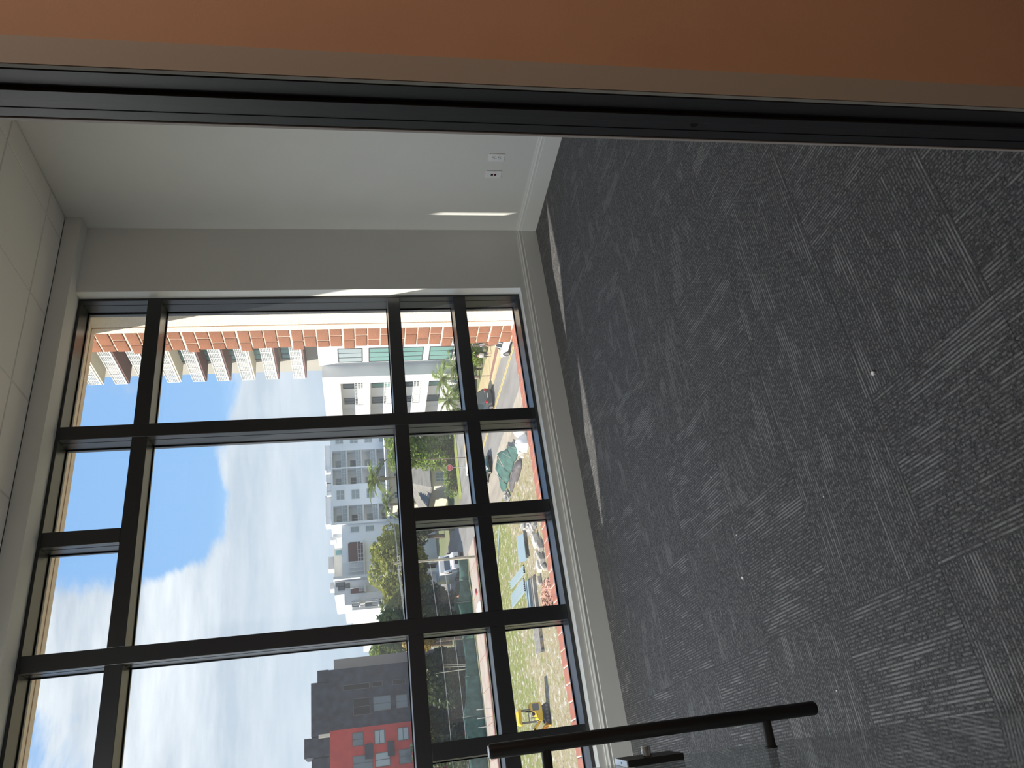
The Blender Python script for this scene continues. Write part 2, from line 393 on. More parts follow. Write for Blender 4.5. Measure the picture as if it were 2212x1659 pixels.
for k, (x0, x1, y0, y1) in enumerate(LIGHTS):
    t = thing('ceiling_fill', ('added rectangular fill light in the ceiling by the added window', 'added rectangular fill light in the ceiling by the first window')[k], 'light', ((x0+x1)/2, (y0+y1)/2, ZC))
    hx, hy = (x1-x0)/2-0.008, (y1-y0)/2-0.008
    fr_ = MB(); fr_.box(-hx, hx, -hy, -hy+0.03, 0, 0.018).box(-hx, hx, hy-0.03, hy, 0, 0.018).box(-hx, -hx+0.03, -hy+0.03, hy-0.03, 0, 0.018).box(hx-0.03, hx, -hy+0.03, hy-0.03, 0, 0.018); fr_.build('frame', m_grid, t)
    MB().box(-hx+0.03, hx-0.03, -hy+0.03, hy-0.03, 0.010, 0.018).build('diffuser', mat('fill_diffuser', (0.9, 0.9, 0.9), 0.6, emit=((1.0, 0.97, 0.92), 1.0)), t)
    ld = bpy.data.lights.new('fill_area', 'AREA'); ld.shape = 'RECTANGLE'; ld.size = 2*hx-0.07; ld.size_y = 2*hy-0.07; ld.energy = FILL_POWER; ld.color = (0.95, 0.99, 0.97)
    lo = bpy.data.objects.new('fill_area', ld); C.objects.link(lo); lo.parent = t; lo.location = (0, 0, 0.008)

# ------------------------------------------------------------------ window_1 : grid of dark mullions and panes
D1 = YG+0.035                                  # outer face of the frame
IZ0, IZ1 = 0.217, 3.203
H = [(2.697, 2.788), (1.086, 1.174), (0.606, 0.695)]
CH = 0.002
def make_window(name, label, ix0, ix1, V, ox0, ox1):
    """V: mullion intervals from right to left; every other one (0, 2, 4 ...) runs the full height"""
    win = structure(empty(name, ((ix0+ix1)/2, YW, 0.2)), label)
    def wp(mb, nm, m=m_frame): return world_child(mb.build(nm, m), win)
    wp(MB().cbox(ix1, ox1-0.0005, YW, D1, OZ0+0.0005, OZ1-0.0005, CH), 'frame_jamb'); wp(MB().cbox(ox0+0.0005, ix0, YW, D1, OZ0+0.0005, OZ1-0.0005, CH), 'frame_jamb')
    wp(MB().cbox(ix0, ix1, YW, D1, OZ0+0.0005, IZ0, CH), 'frame_sill'); wp(MB().cbox(ix0, ix1, YW, D1, IZ1, OZ1-0.0005, CH), 'frame_head')
    for k, (a, b) in enumerate(V):
        if k % 2 == 0: wp(MB().cbox(a, b, YW, D1, IZ0, IZ1, CH), 'mullion')
        else: wp(MB().cbox(a, b, YW, D1, H[0][1], IZ1, CH), 'mullion'); wp(MB().cbox(a, b, YW, D1, IZ0, H[1][0], CH), 'mullion')
    def cells(W): return [(ix0, W[-1][0])] + [(W[k+1][1], W[k][0]) for k in range(len(W)-2, -1, -1)] + [(W[0][1], ix1)]
    spans = cells(V[::2]); all_spans = cells(V)
    for x0, x1 in spans:
        for z0, z1 in H[:2]: wp(MB().cbox(x0, x1, YW+0.0006, D1, z0, z1, CH), 'transom')
    for x0, x1 in all_spans: wp(MB().cbox(x0, x1, YW+0.0006, D1, *H[2], CH), 'transom')
    openings = [(x0, x1, H[0][1], IZ1) for x0, x1 in all_spans] + [(x0, x1, H[1][1], H[0][0]) for x0, x1 in spans] + \
               [(x0, x1, H[2][1], H[1][0]) for x0, x1 in all_spans] + [(x0, x1, IZ0, H[2][0]) for x0, x1 in all_spans]
    for x0, x1, z0, z1 in openings:
        wp(MB().box(x0+0.001, x1-0.001, YG-0.003, YG+0.003, z0+0.001, z1-0.001), 'pane', m_glass)
        g = MB(); t = 0.006; y0, y1 = YG-0.012, YG-0.0035
        g.box(x0, x0+t, y0, y1, z0, z1).box(x1-t, x1, y0, y1, z0, z1).box(x0+t, x1-t, y0, y1, z0, z0+t).box(x0+t, x1-t, y0, y1, z1-t, z1)
        wp(g, 'gasket', m_gasket)
        # score line of the snap-in glazing bead on the jamb sides
        g = MB(); y0, y1 = YW+0.052, YW+0.0545; t = 0.0012
        g.box(x0, x0+t, y0, y1, z0, z1).box(x1-t, x1, y0, y1, z0, z1)
        wp(g, 'bead_line', m_gasket)
V1_ = [(2.255, 2.344), (1.582, 1.671), (0.902, 0.9925), (0.231, 0.320), (-0.440, -0.350), (-1.112, -1.022), (-1.785, -1.695)]
make_window('window_1', 'tall window of many panes in a black metal frame', -2.350, 3.286, V1_, OX0, OX1)
make_window('added_window', 'added unseen window further along the wall for more daylight', PX0+0.027, PX1-0.027, [(PX1-1.06-0.673*k, PX1-0.97-0.673*k) for k in range(7)], PX0, PX1)  # added out of view to let more daylight onto the side wall

# ------------------------------------------------------------------ outside face of our own wall
m_stucco = mat('cream_stucco', (0.80, 0.72, 0.60), 0.85, 0.2, var=0.04, vscale=9, bump=0.5, bscale=90)
m_brick = mat('terracotta_brick', (0.27, 0.115, 0.065), 0.8, 0.25, var=0.16, vscale=7, bump=0.25, bscale=80)
m_mortar = mat('pale_mortar', (0.72, 0.64, 0.53), 0.9, 0.2)
YE0, YE1 = YG+0.0352, 5.0
ext = MB(); e0, e1, ez0, ez1 = -2.40, 3.302, 0.185, 3.245
ext.box(e1, 5.4, YE0, YE1, -4.0, 5.2).box(PX1+0.02, e0, YE0, YE1, -4.0, 5.2).box(-10.4, PX0-0.02, YE0, YE1, -4.0, 5.2)
for xa_, xb_ in ((e0, e1), (PX0-0.02, PX1+0.02)): ext.box(xa_, xb_, YE0, YE1, ez1, 5.2).box(xa_, xb_, YE0, YE1, -4.0, ez0-0.06)
structure(ext.build('wall_exterior', m_stucco), 'cream stucco outer reveal around the window')
# groove joint line running round the reveal
gj = MB(); gj.box(e1-0.003, e1+0.002, 4.926, 4.934, ez0, ez1).box(e0, e1, 4.926, 4.934, ez1-0.003, ez1+0.002)
structure(gj.build('trim_2', mat('groove_shadow', (0.45, 0.30, 0.20), 0.9)), 'thin joint line in the stucco reveal')
def pier(nm, xf, sgn, label):
    # brick pier standing outside the reveal; face at x = xf looking to sgn
    p = structure(empty(nm, (xf, 5.1, -1.0)), label)
    core = MB()
    xa, xb = (xf+0.006, xf+0.75) if sgn < 0 else (xf-0.75, xf-0.006)
    core.box(xa, xb, 5.0005, 5.243, -4.0, 5.2); world_child(core.build('mortar_core', m_mortar), p)
    CH_ = 0.097; r = random.Random(3); z = -1.3; k = 0
    cache = {}
    while z < 4.6:
        big = (k % 4 == 0)
        yo = 5.287 if big else 5.252
        j = 5.10 if k % 2 else 5.165
        for (ya, yb) in ((5.001, j-0.004), (j+0.004, yo)):
            key = (round(yb-ya, 3), big)
            h = CH_-0.008 if not big else CH_-0.014
            if key not in cache:
                cache[key] = MB().cbox(0, 0.2, 0, yb-ya, 0, h, 0.004).mesh('brick'); cache[key].materials.append(m_brick)
            o = link('brick', cache[key], m_brick, p)
            o.location = ((xf if sgn < 0 else xf-0.2)-p.location[0]+r.uniform(-0.0015, 0.0015), ya-5.1, z+1.0)
        z += CH_; k += 1
    return p
pier('trim_3', 3.302, -1, 'terracotta brick pier outside the right edge of the window')
pier('trim_4', -2.40, 1, 'terracotta brick pier outside the left edge of the window')
sill = structure(empty('trim_5', (0.95, 4.9, 0.1)), 'row of red bricks forming the outer window sill')
world_child(MB().box(e0, e1, YE0, 5.0, 0.126, 0.187).build('mortar_bed', m_mortar), sill)
bm_ = MB().cbox(0, 0.094, 0, 0.215, 0, 0.058, 0.004).mesh('brick'); bm_.materials.append(mat('red_sill_brick', (0.33, 0.13, 0.09), 0.8, 0.25, var=0.12, vscale=14, bump=0.2, bscale=90))
x = e0+0.01
while x < e1-0.09:
    o = link('brick', bm_, None, sill); o.location = (x-0.95, YE0+0.002-4.9, 0.136-0.1+random.uniform(-0.001, 0.001)); x += 0.1025

# ------------------------------------------------------------------ doorway in front of the camera
XJ = 1.0; YP0, YP1 = 0.816, 0.920
dw = structure(empty('door_1', (XJ, 0.9, 0)), 'black metal door jamb')
def dpart(mb, n, m): return world_child(mb.build(n, m), dw)
dpart(MB().cbox(XJ, XJ+0.06, YP0+0.0085, YP1-0.007, -0.005, 3.0, 0.0015), 'jamb', m_jamb)
dpart(MB().cbox(XJ-0.008, XJ+0.002, 0.855, 0.873, -0.004, 3.0, 0.0012), 'door_stop', m_jamb)
dpart(MB().box(XJ-0.0008, XJ+0.001, 0.894, 0.895, -0.004, 3.0), 'groove', m_gasket)
dpart(MB().cbox(XJ-0.001, XJ+0.075, YP1-0.0065, YP1, -0.004, 3.0, 0.001), 'edge_trim', mat('grey_edge_trim', (0.42, 0.38, 0.36), 0.6))
hole = on_x(1500, 268, XJ)
lat = MB(); lat.tube([(XJ-0.0012, hole[1], hole[2]), (XJ+0.004, hole[1], hole[2])], 0.007, 16); dpart(lat, 'strike_hole', m_slot)
dpart(MB().box(-0.079, XJ+0.06, YP0, YP1, 3.0, 3.2), 'head', m_jamb)
dpart(MB().cbox(-0.15, -0.08, YP0, YP1, -0.004, 3.0, 0.0015), 'jamb', m_jamb)
m_cw = mat('corridor_brown_paint', (0.36, 0.215, 0.14), 0.75, 0.25, var=0.03, vscale=5, bump=0.03, bscale=200)
structure(MB().box(XJ+0.0622, XR+0.2, YP0+0.004, YP1-0.008, -0.2, 3.6).build('wall_back', m_cw), 'brown painted corridor wall beside the door')
structure(MB().cbox(XJ+0.0003, XJ+0.062, YP0, YP0+0.008, -0.2, 3.6, 0.001).build('trim_6', mat('beige_casing', (0.27, 0.25, 0.225), 0.7, 0.25)), 'beige strip of wall beside the black jamb')
structure(MB().box(XL, -0.151, YP0, YP1, -0.2, 3.6).build('wall_partition', m_wall)); structure(MB().box(-0.15, XJ+0.06, YP0, YP1, 3.2, 3.6).build('wall_over_door', m_wall))
structure(MB().box(XL, XR+0.2, -2.1, -1.9, -0.2, 3.6).build('wall_corridor', m_cw)); structure(MB().box(XR, XR+0.2, -1.9, 0.86, -0.2, 3.6).build('wall_corridor_end', m_cw))
# corridor lamp added out of view, above and behind the camera, for warm fill
lamp = thing('corridor_fill_lamp', 'small round warm fill lamp added in the corridor', 'lamp', (2.6, -0.5, 3.3))
ring = MB(); ring.tube([(0, 0, -0.004), (0, 0, 0.02)], 0.10, 24); ring.build('trim_ring', m_plate, lamp)
ring = MB(); ring.tube([(0, 0, -0.008), (0, 0, -0.004)], 0.085, 24); ring.build('diffuser', mat('fill_glow', (1, 0.8, 0.6), 0.5, emit=((1.0, 0.72, 0.45), 2.0)), lamp)
ld = bpy.data.lights.new('corridor_fill', 'AREA'); ld.shape = 'DISK'; ld.size = 0.16; ld.energy = 39.0; ld.color = (1.0, 0.80, 0.62)
lo = bpy.data.objects.new('corridor_fill', ld); C.objects.link(lo); lo.parent = lamp; lo.location = (0, 0, -0.012)

# glass door standing open into the room, seen almost edge on; local y runs along the leaf, local x is its face
door = thing('glass_door', 'frameless glass door standing open with a black pull handle', 'door', (-0.060, 0.925, 0.0), math.radians(-7.0))
def gd(mb, n, m): return mb.build(n, m, door)
gd(MB().box(-0.010, -0.0002, 0.0, 0.775, 0.008, 2.95), 'pane', m_doorglass)
YB = 0.680; BX = 0.062; R_ = 0.0138
hb = MB(); hb.tube([(BX, YB, 0.508), (BX, YB, 0.512), (BX, YB, 1.195), (BX, YB, 1.1985)], [R_-0.003, R_, R_, R_-0.0025], 24)
bar = smooth_angle(gd(hb, 'pull_bar', m_black), 50)
MB().tube([(BX, YB, 1.1985), (BX, YB, 1.1995)], R_-0.003, 24).build('end_cap', m_satin, bar)
for z in (0.624, 1.088):
    s_ = smooth_angle(gd(MB().tube([(0.003, YB, z), (BX-0.006, YB, z)], 0.0098, 18), 'standoff', m_black), 50)
    smooth_angle(MB().tube([(0.0, YB, z), (0.0035, YB, z)], 0.0125, 18).build('washer', m_black, s_), 50)
lk = gd(MB().cbox(0.0, 0.0125, 0.690, 0.771, 0.808, 0.9245, 0.001), 'lock_plate', m_black)
MB().cbox(0.0004, 0.0121, 0.6905, 0.7705, 0.9247, 0.9275, 0.0004).build('lock_end', m_satin, lk)
MB().tube([(0.0062, 0.728, 0.9272), (0.0062, 0.728, 0.9279)], 0.0018, 10).build('screw', m_slot, lk)
smooth_angle(MB().tube([(0.0125, 0.716, 0.876), (0.026, 0.716, 0.876), (0.031, 0.716, 0.876), (0.0325, 0.716, 0.876)], [0.0098, 0.0098, 0.0098, 0.0082], 20).build('thumb_turn', m_chrome, lk), 40)

# ------------------------------------------------------------------ wall plates on the right wall
def plate(y, z, kind, label):
    t = thing('wall_outlet' if kind == 0 else 'data_outlet', label, 'outlet', (XR, y, z))
    w, h = 0.071, 0.115
    p = MB().cbox(-0.0065, -0.0002, -w/2, w/2, -h/2, h/2, 0.0025).build('faceplate', m_plate, t)
    if kind == 0:
        for s in (-1, 1):
            r = MB(); r.cbox(-0.0085, -0.0062, -0.0165, 0.0165, s*0.0195-0.0145, s*0.0195+0.0145, 0.002); rc = r.build('receptacle', m_plate, t)
            for dy in (-0.0065, 0.0065): MB().box(-0.0089, -0.0083, dy-0.0014, dy+0.0014, s*0.0195+0.001, s*0.0195+0.0095).build('slot', m_slot, rc)
            g = MB(); g.tube([(-0.0083, 0, s*0.0195-0.007), (-0.0089, 0, s*0.0195-0.007)], 0.0026, 12); g.build('slot', m_slot, rc)
        sc_ = MB(); sc_.tube([(-0.0062, 0, 0), (-0.0072, 0, 0)], 0.003, 12); sc_.build('screw', m_satin, t)
    else:
        for s, mm in ((1, mat('jack_blue', (0.012, 0.02, 0.06), 0.4)), (-1, mat('jack_red', (0.30, 0.012, 0.02), 0.4))):
            j = MB().cbox(-0.0085, -0.006, -0.008, 0.008, s*0.0115-0.008, s*0.0115+0.008, 0.0006).build('jack', mm, t)
            MB().box(-0.0089, -0.0084, -0.005, 0.005, s*0.0115-0.005, s*0.0115+0.004).build('port', m_slot, j)
        for s in (-1, 1):
            sc_ = MB(); sc_.tube([(-0.0062, 0, s*0.046), (-0.0072, 0, s*0.046)], 0.0028, 12); sc_.build('screw', m_plate, t)
plate(3.744, 0.418, 0, 'white duplex power outlet plate on the pale wall')
plate(3.902, 0.417, 1, 'white data outlet plate with a dark and a red jack')

# scraps of paper on the carpet
for k, (px, py, s, lab) in enumerate(((1888, 806, 0.007, 'largest white scrap of paper lying on the dark carpet'), (1605, 1248, 0.006, 'small white paper crumb lying on the dark carpet'),
                           (1537, 1031, 0.004, 'small white paper crumb lying on the dark carpet'), (1592, 1156, 0.004, 'small white paper crumb lying on the dark carpet'), (1780, 1073, 0.003, 'small white paper crumb lying on the dark carpet'),
                           (1808, 1492, 0.003, 'small white paper crumb lying on the dark carpet'))):
    p = on_z(px, py, 0.0); a = random.uniform(0, 3)
    poly = [(s*r*math.cos(a+t), s*r*math.sin(a+t)) for t, r in ((0, 1), (1.1, 0.8), (2.0, 1.0), (3.3, 0.9), (4.4, 1.05), (5.4, 0.75))]
    o = MB().prism(poly, 0.0, s*0.8, 'z').build('paper_scrap', m_plate); o.location = (p[0], p[1], 0.0002)
    tag(o, lab, 'paper', None if k == 0 else 'paper crumbs on the carpet')

# ================================================================== the place outside (street level is 12 m lower)
G = -12.0
m_soil = mat('dry_ground', (0.22, 0.21, 0.13), 0.95, 0.1, col2=(0.13, 0.16, 0.07), vscale=0.05)
m_road = mat('asphalt', (0.21, 0.20, 0.185), 0.9, 0.2, var=0.18, vscale=0.6, stretch=(1, 0.25, 1))
m_conc = mat('concrete', (0.34, 0.30, 0.24), 0.9, 0.2, var=0.12, vscale=1.5)
m_tan = mat('tan_pavement', (0.42, 0.34, 0.20), 0.9, 0.2, var=0.08, vscale=1.2)
m_yel = mat('yellow_road_paint', (0.55, 0.40, 0.10), 0.8)
m_wht = mat('white_road_paint', (0.72, 0.71, 0.66), 0.8)
m_redcurb = mat('reddish_curb', (0.30, 0.15, 0.12), 0.85)
m_bwhite = mat('white_render', (0.70, 0.70, 0.69), 0.85, 0.2, var=0.03, vscale=0.5)
m_bgrey = mat('grey_render', (0.80, 0.83, 0.85), 0.85, 0.2, var=0.04, vscale=0.4)
m_bcream = mat('cream_render', (0.66, 0.59, 0.47), 0.85, 0.2, var=0.04, vscale=0.5)
m_brown = mat('maroon_brown_render', (0.17, 0.10, 0.09), 0.85, 0.2, var=0.08, vscale=0.6)
m_dark = mat('dark_slate_render', (0.035, 0.042, 0.058), 0.85, 0.2, var=0.35, vscale=1.1)
m_red = mat('brick_red_render', (0.48, 0.055, 0.05), 0.85, 0.2, var=0.10, vscale=0.8)
m_teal = mat('green_window_glass', (0.16, 0.30, 0.28), 0.12, 0.7)
m_dkglass = mat('dark_window_glass', (0.10, 0.13, 0.15), 0.10, 0.7)
m_ltglass = mat('pale_window_glass', (0.30, 0.36, 0.38), 0.12, 0.7)
m_wtrim = mat('white_trim', (0.62, 0.62, 0.60), 0.6)
m_dtrim = mat('dark_window_trim', (0.08, 0.08, 0.09), 0.6)
m_gravel = mat('roof_unit_metal', (0.55, 0.55, 0.54), 0.6, 0.4)

# lawn of the empty lot: patchy grass over pale dry soil
def lawn_mat():
    m = bpy.data.materials.new('patchy_lawn'); m.use_nodes = True
    n = m.node_tree.nodes; l = m.node_tree.links; b = n['Principled BSDF']; b.inputs['Roughness'].default_value = 0.95; b.inputs['Specular IOR Level'].default_value = 0.1
    t = n.new('ShaderNodeTexCoord')
    def nz(sc, det, st=(1, 1, 1), loc=(0, 0, 0)):
        mp = n.new('ShaderNodeMapping'); mp.inputs['Scale'].default_value = st; mp.inputs['Location'].default_value = loc; l.new(t.outputs['Object'], mp.inputs[0])
        k = n.new('ShaderNodeTexNoise'); k.inputs['Scale'].default_value = sc; k.inputs['Detail'].default_value = det; k.inputs['Roughness'].default_value = 0.65; l.new(mp.outputs[0], k.inputs['Vector']); return k.outputs[0]
    def rng_(v, a, bb):
        k = n.new('ShaderNodeMapRange'); k.inputs['From Min'].default_value = a; k.inputs['From Max'].default_value = bb; l.new(v, k.inputs['Value']); return k.outputs[0]
    def mix(f, a, bb):
        k = n.new('ShaderNodeMixRGB'); l.new(f, k.inputs[0])
        for i, v in ((1, a), (2, bb)):
            if isinstance(v, tuple): k.inputs[i].default_value = (*v, 1)
            else: l.new(v, k.inputs[i])
        return k.outputs[0]
    g = mix(rng_(nz(1.6, 6), 0.35, 0.65), (0.16, 0.19, 0.05), (0.25, 0.245, 0.10))
    d = mix(rng_(nz(2.6, 7, loc=(5, 3, 0)), 0.35, 0.65), (0.34, 0.30, 0.21), (0.26, 0.21, 0.10))
    sep = n.new('ShaderNodeSeparateXYZ'); l.new(t.outputs['Object'], sep.inputs[0])
    big = nz(0.35, 5, loc=(2, 9, 0)); fine = nz(2.2, 8, (1, 0.5, 1))
    a = n.new('ShaderNodeMath'); a.operation = 'ADD'; l.new(big, a.inputs[0]); l.new(fine, a.inputs[1])
    # the grass is worn away along the strip next to the building works
    k = n.new('ShaderNodeMapRange'); k.inputs['From Min'].default_value = 56.0; k.inputs['From Max'].default_value = 70.0; k.inputs['To Min'].default_value = 0.16; k.inputs['To Max'].default_value = -0.16
    l.new(sep.outputs[1], k.inputs['Value'])
    a2 = n.new('ShaderNodeMath'); a2.operation = 'ADD'; l.new(a.outputs[0], a2.inputs[0]); l.new(k.outputs[0], a2.inputs[1])
    c = mix(rng_(a2.outputs[0], 0.90, 1.04), g, d)
    c = mix(rng_(nz(2.0, 6, (1, 0.7, 1), (7, 7, 0)), 0.54, 0.62), c, (0.46, 0.43, 0.36))
    c = mix(rng_(nz(2.7, 6, (1, 0.7, 1), (1, 4, 0)), 0.60, 0.68), c, (0.11, 0.11, 0.055))
    l.new(c, b.inputs['Base Color'])
    bp = n.new('ShaderNodeBump'); bp.inputs['Strength'].default_value = 0.6; bp.inputs['Distance'].default_value = 0.25; l.new(nz(4, 6), bp.inputs['Height']); l.new(bp.outputs[0], b.inputs['Normal'])
    return m
structure(MB().box(-160, 330, 5.6, 520, G-1.0, G-0.05).build('ground', m_soil), 'ground of the neighbourhood below')
structure(MB().box(-60, 25.2, 5.7, 88.2, G-0.5, G).build('lawn', lawn_mat()), 'patchy green and sandy lawn of the empty lot')
structure(MB().box(28.3, 36.1, 5.7, 400, G-0.5, G-0.02).build('street', m_road), 'asphalt street running away past the lot')
structure(MB().box(25.2, 28.3, 5.7, 88.2, G-0.5, G+0.0).build('street_verge', mat('worn_pavement', (0.36, 0.32, 0.26), 0.9, 0.2, col2=(0.24, 0.21, 0.17), vscale=0.7, stretch=(1, 0.2, 1))), 'worn paved verge between lot and street')
structure(MB().box(36.1, 39.9, 5.7, 88.0, G-0.5, G+0.14).build('pavement', m_tan), 'tan pavement on the far side of the street')
structure(MB().box(-120, 28.3, 88.9, 95.3, G-0.5, G-0.005).build('side_street', mat('pale_concrete_street', (0.36, 0.30, 0.25), 0.9, 0.2, var=0.1, vscale=0.5)), 'pale concrete side street')
structure(MB().box(36.1, 160, 88.0, 95.3, G-0.5, G-0.005).build('side_street_continued', m_road), 'side street beyond the crossing')
structure(MB().box(36.5, 120, 95.3, 98.2, G-0.5, G+0.06).build('grass_verge', mat('mown_grass', (0.22, 0.25, 0.07), 0.95, 0.1, var=0.25, vscale=2)), 'strip of mown grass before the houses')
structure(MB().box(-60, 28.0, 88.2, 88.9, G-0.5, G+0.12).build('lot_curb', m_redcurb), 'reddish curb at the edge of the lot')
# slab joints of the side street, as shallow strips
for k, x in enumerate(np.arange(-14, 28, 3.6)):
    structure(MB().box(x-0.05, x+0.05, 88.95, 95.25, G-0.01, G+0.002).build('slab_joint', m_redcurb), 'dark joint between street slabs')
structure(MB().box(33.72, 33.86, 5.7, 87, G-0.03, G-0.012).build('centre_line', m_yel), 'faded yellow centre line of the street')
structure(MB().box(34.02, 34.12, 5.7, 87, G-0.03, G-0.012).build('centre_line', m_yel), 'second faded yellow centre line of the street')
structure(MB().box(28.35, 29.9, 5.7, 86, G-0.03, G-0.008).build('gutter_strip', m_conc), 'pale concrete gutter strip along the street')
structure(MB().box(36.1, 37.3, 87.2, 88.6, G-0.03, G+0.15).build('curb_paint', m_wht), 'white painted kerb at the corner')
structure(MB().box(34.0, 36.2, 87.4, 88.0, G-0.03, G-0.006).build('stop_line', m_yel), 'yellow stop line at the crossing')
structure(MB().prism([(37.0, 60.0), (37.9, 60.3), (37.2, 66.0), (36.7, 65.2)], G+0.13, G+0.16, 'z').build('planting_bed', mat('red_mulch', (0.20, 0.10, 0.08), 0.95)), 'dark red planting bed in the pavement')

# ------------------------------------------------------------------ windows, shared meshes
_wc = {}
def window(parent, cx, cz, wd, ht, plane, axis, glass, trim, nx=2, nz_=1, name='window', depth=0.10):
    """axis 'y': facade looks to -Y at y=plane, cx is x.  axis 'x': facade looks to -X at x=plane, cx is y. world coordinates"""
    key = (round(wd, 2), round(ht, 2), glass.name, trim.name, nx, nz_)
    if key not in _wc:
        t = 0.07; f = MB(); w2, h2 = wd/2, ht/2
        f.box(-w2, w2, -0.05, depth*0.4, h2-t, h2).box(-w2, w2, -0.05, depth*0.4, -h2, -h2+t)
        f.box(-w2, -w2+t, -0.05, depth*0.4, -h2+t, h2-t).box(w2-t, w2, -0.05, depth*0.4, -h2+t, h2-t)
        for i in range(1, nx): x = -w2+wd*i/nx; f.box(x-t/2, x+t/2, -0.03, depth*0.4, -h2+t, h2-t)
        for i in range(1, nz_): z = -h2+ht*i/nz_; f.box(-w2+t, w2-t, -0.028, depth*0.4, z-t/2, z+t/2)
        fm = f.mesh('window'); fm.materials.append(trim)
        pm = MB().box(-w2+t*0.5, w2-t*0.5, 0.0, 0.03, -h2+t*0.5, h2-t*0.5).mesh('pane'); pm.materials.append(glass)
        _wc[key] = (fm, pm)
    fm, pm = _wc[key]
    o = link(name, fm, trim, parent)
    pl = parent.location
    if axis == 'y': o.location = (cx-pl[0], plane-pl[1], cz-pl[2])
    else: o.location = (plane-pl[0], cx-pl[1], cz-pl[2]); o.rotation_euler = (0, 0, -PI/2)
    link('pane', pm, glass, o)
    return o
def bpart(mb, n, m, p): return world_child(mb.build(n, m), p)
def railing(x0, x1, y, z, h, nbar, parent, m=m_wtrim, axis='y', name='railing', nh=2):
    mb = MB()
    def bx(a0, a1, b0, b1, c0, c1):
        if axis == 'y': mb.box(a0, a1, b0, b1, c0, c1)
        else: mb.box(b0, b1, a0, a1, c0, c1)
    for i in range(nh): zz = z+h*(i+1)/nh if nh > 1 else z+h; bx(x0, x1, y-0.03, y+0.03, zz-0.06, zz)
    bx(x0, x1, y-0.03, y+0.03, z, z+0.06)
    for i in range(nbar+1): x = x0+(x1-x0)*i/nbar; bx(x-0.025, x+0.025, y-0.02, y+0.02, z, z+h)
    o = mb.build(name, m)
    if parent is not None:
        root = parent
        world_child(o, root) if root.parent is None else None
        if root.parent is not None:
            o.parent = root; o.matrix_parent_inverse = Matrix.Translation(-Vector(root.parent.location))
    return o

# ------------------------------------------------------------------ balcony tower
K = 1.0732
def zk(z): return CAM[2]+(z-CAM[2])*K
tw = thing('apartment_tower', 'tall apartment tower with stacked white slatted balconies', 'building', (60, 64, G))
m_tw = mat('tower_shaded_render', (0.36, 0.34, 0.30), 0.85, 0.2, var=0.04, vscale=0.5)  # cream wall darkened to grey; its shade is put into the colour
bpart(MB().box(46.2*K, 74*K, 34*K, 78.6*K, G, 42), 'wall', m_tw, tw)
bpart(MB().box(46.05*K, 46.25*K, 34*K, 71.3*K, G, 42), 'accent_wall', m_brown, tw)
LEV = [zk(z) for z in (6.98, 9.9, 12.46, 15.01, 17.52, 20.11, 22.7, 25.32, 27.87, 30.45, 33.0)]
def perforated():
    mb = MB(); Lr, h = 6.6*K, 1.12*K
    for k in range(8): y = Lr*k/7; mb.box(-0.05, 0.05, y-0.06, y+0.06, 0, h)
    for k in range(7): z = 0.10+(h-0.16)*k/6; mb.box(-0.02, 0.02, 0, Lr, z-0.03, z+0.03)
    for k in range(40): y = Lr*(k+0.5)/40; mb.box(-0.012, 0.012, y-0.022, y+0.022, 0.05, h-0.05)
    mb.box(-0.06, 0.06, -0.05, Lr+0.05, h-0.04, h+0.03)
    for y in (0, Lr):
        for k in range(7): z = 0.10+(h-0.16)*k/6; mb.box(0, 2.1, y-0.02, y+0.02, z-0.03, z+0.03)
    me = mb.mesh('railing'); me.materials.append(m_wtrim); return me
rail_me = perforated()
slab_me = {}
for nm, mm in (('brown', m_brown), ('cream', m_bcream)):
    me = MB().box(0, 2.2*K, -0.05, 6.65*K, -0.28, -0.08).mesh('soffit'); me.materials.append(mm); slab_me[nm] = me
lip_me = MB().box(-0.06, 2.2*K, -0.08, 6.68*K, -0.08, 0.06).mesh('balcony'); lip_me.materials.append(m_wtrim)
for k, z in enumerate(LEV):
    b = link('balcony', lip_me, m_wtrim, tw); b.location = (44.0*K-60, 69.72*K-64, z-0.04-G)
    link('railing', rail_me, m_wtrim, b)
    link('soffit', slab_me['cream' if k % 3 == 2 else 'brown'], None, b)
    window(tw, 74.2*K, z+1.3, 3.2, 2.4, 46.18*K, 'x', m_teal, m_dtrim, 3, 2)
    window(tw, 70.6*K, z+1.3, 1.6, 2.2, 46.18*K, 'x', m_dkglass, m_dtrim, 2, 1)

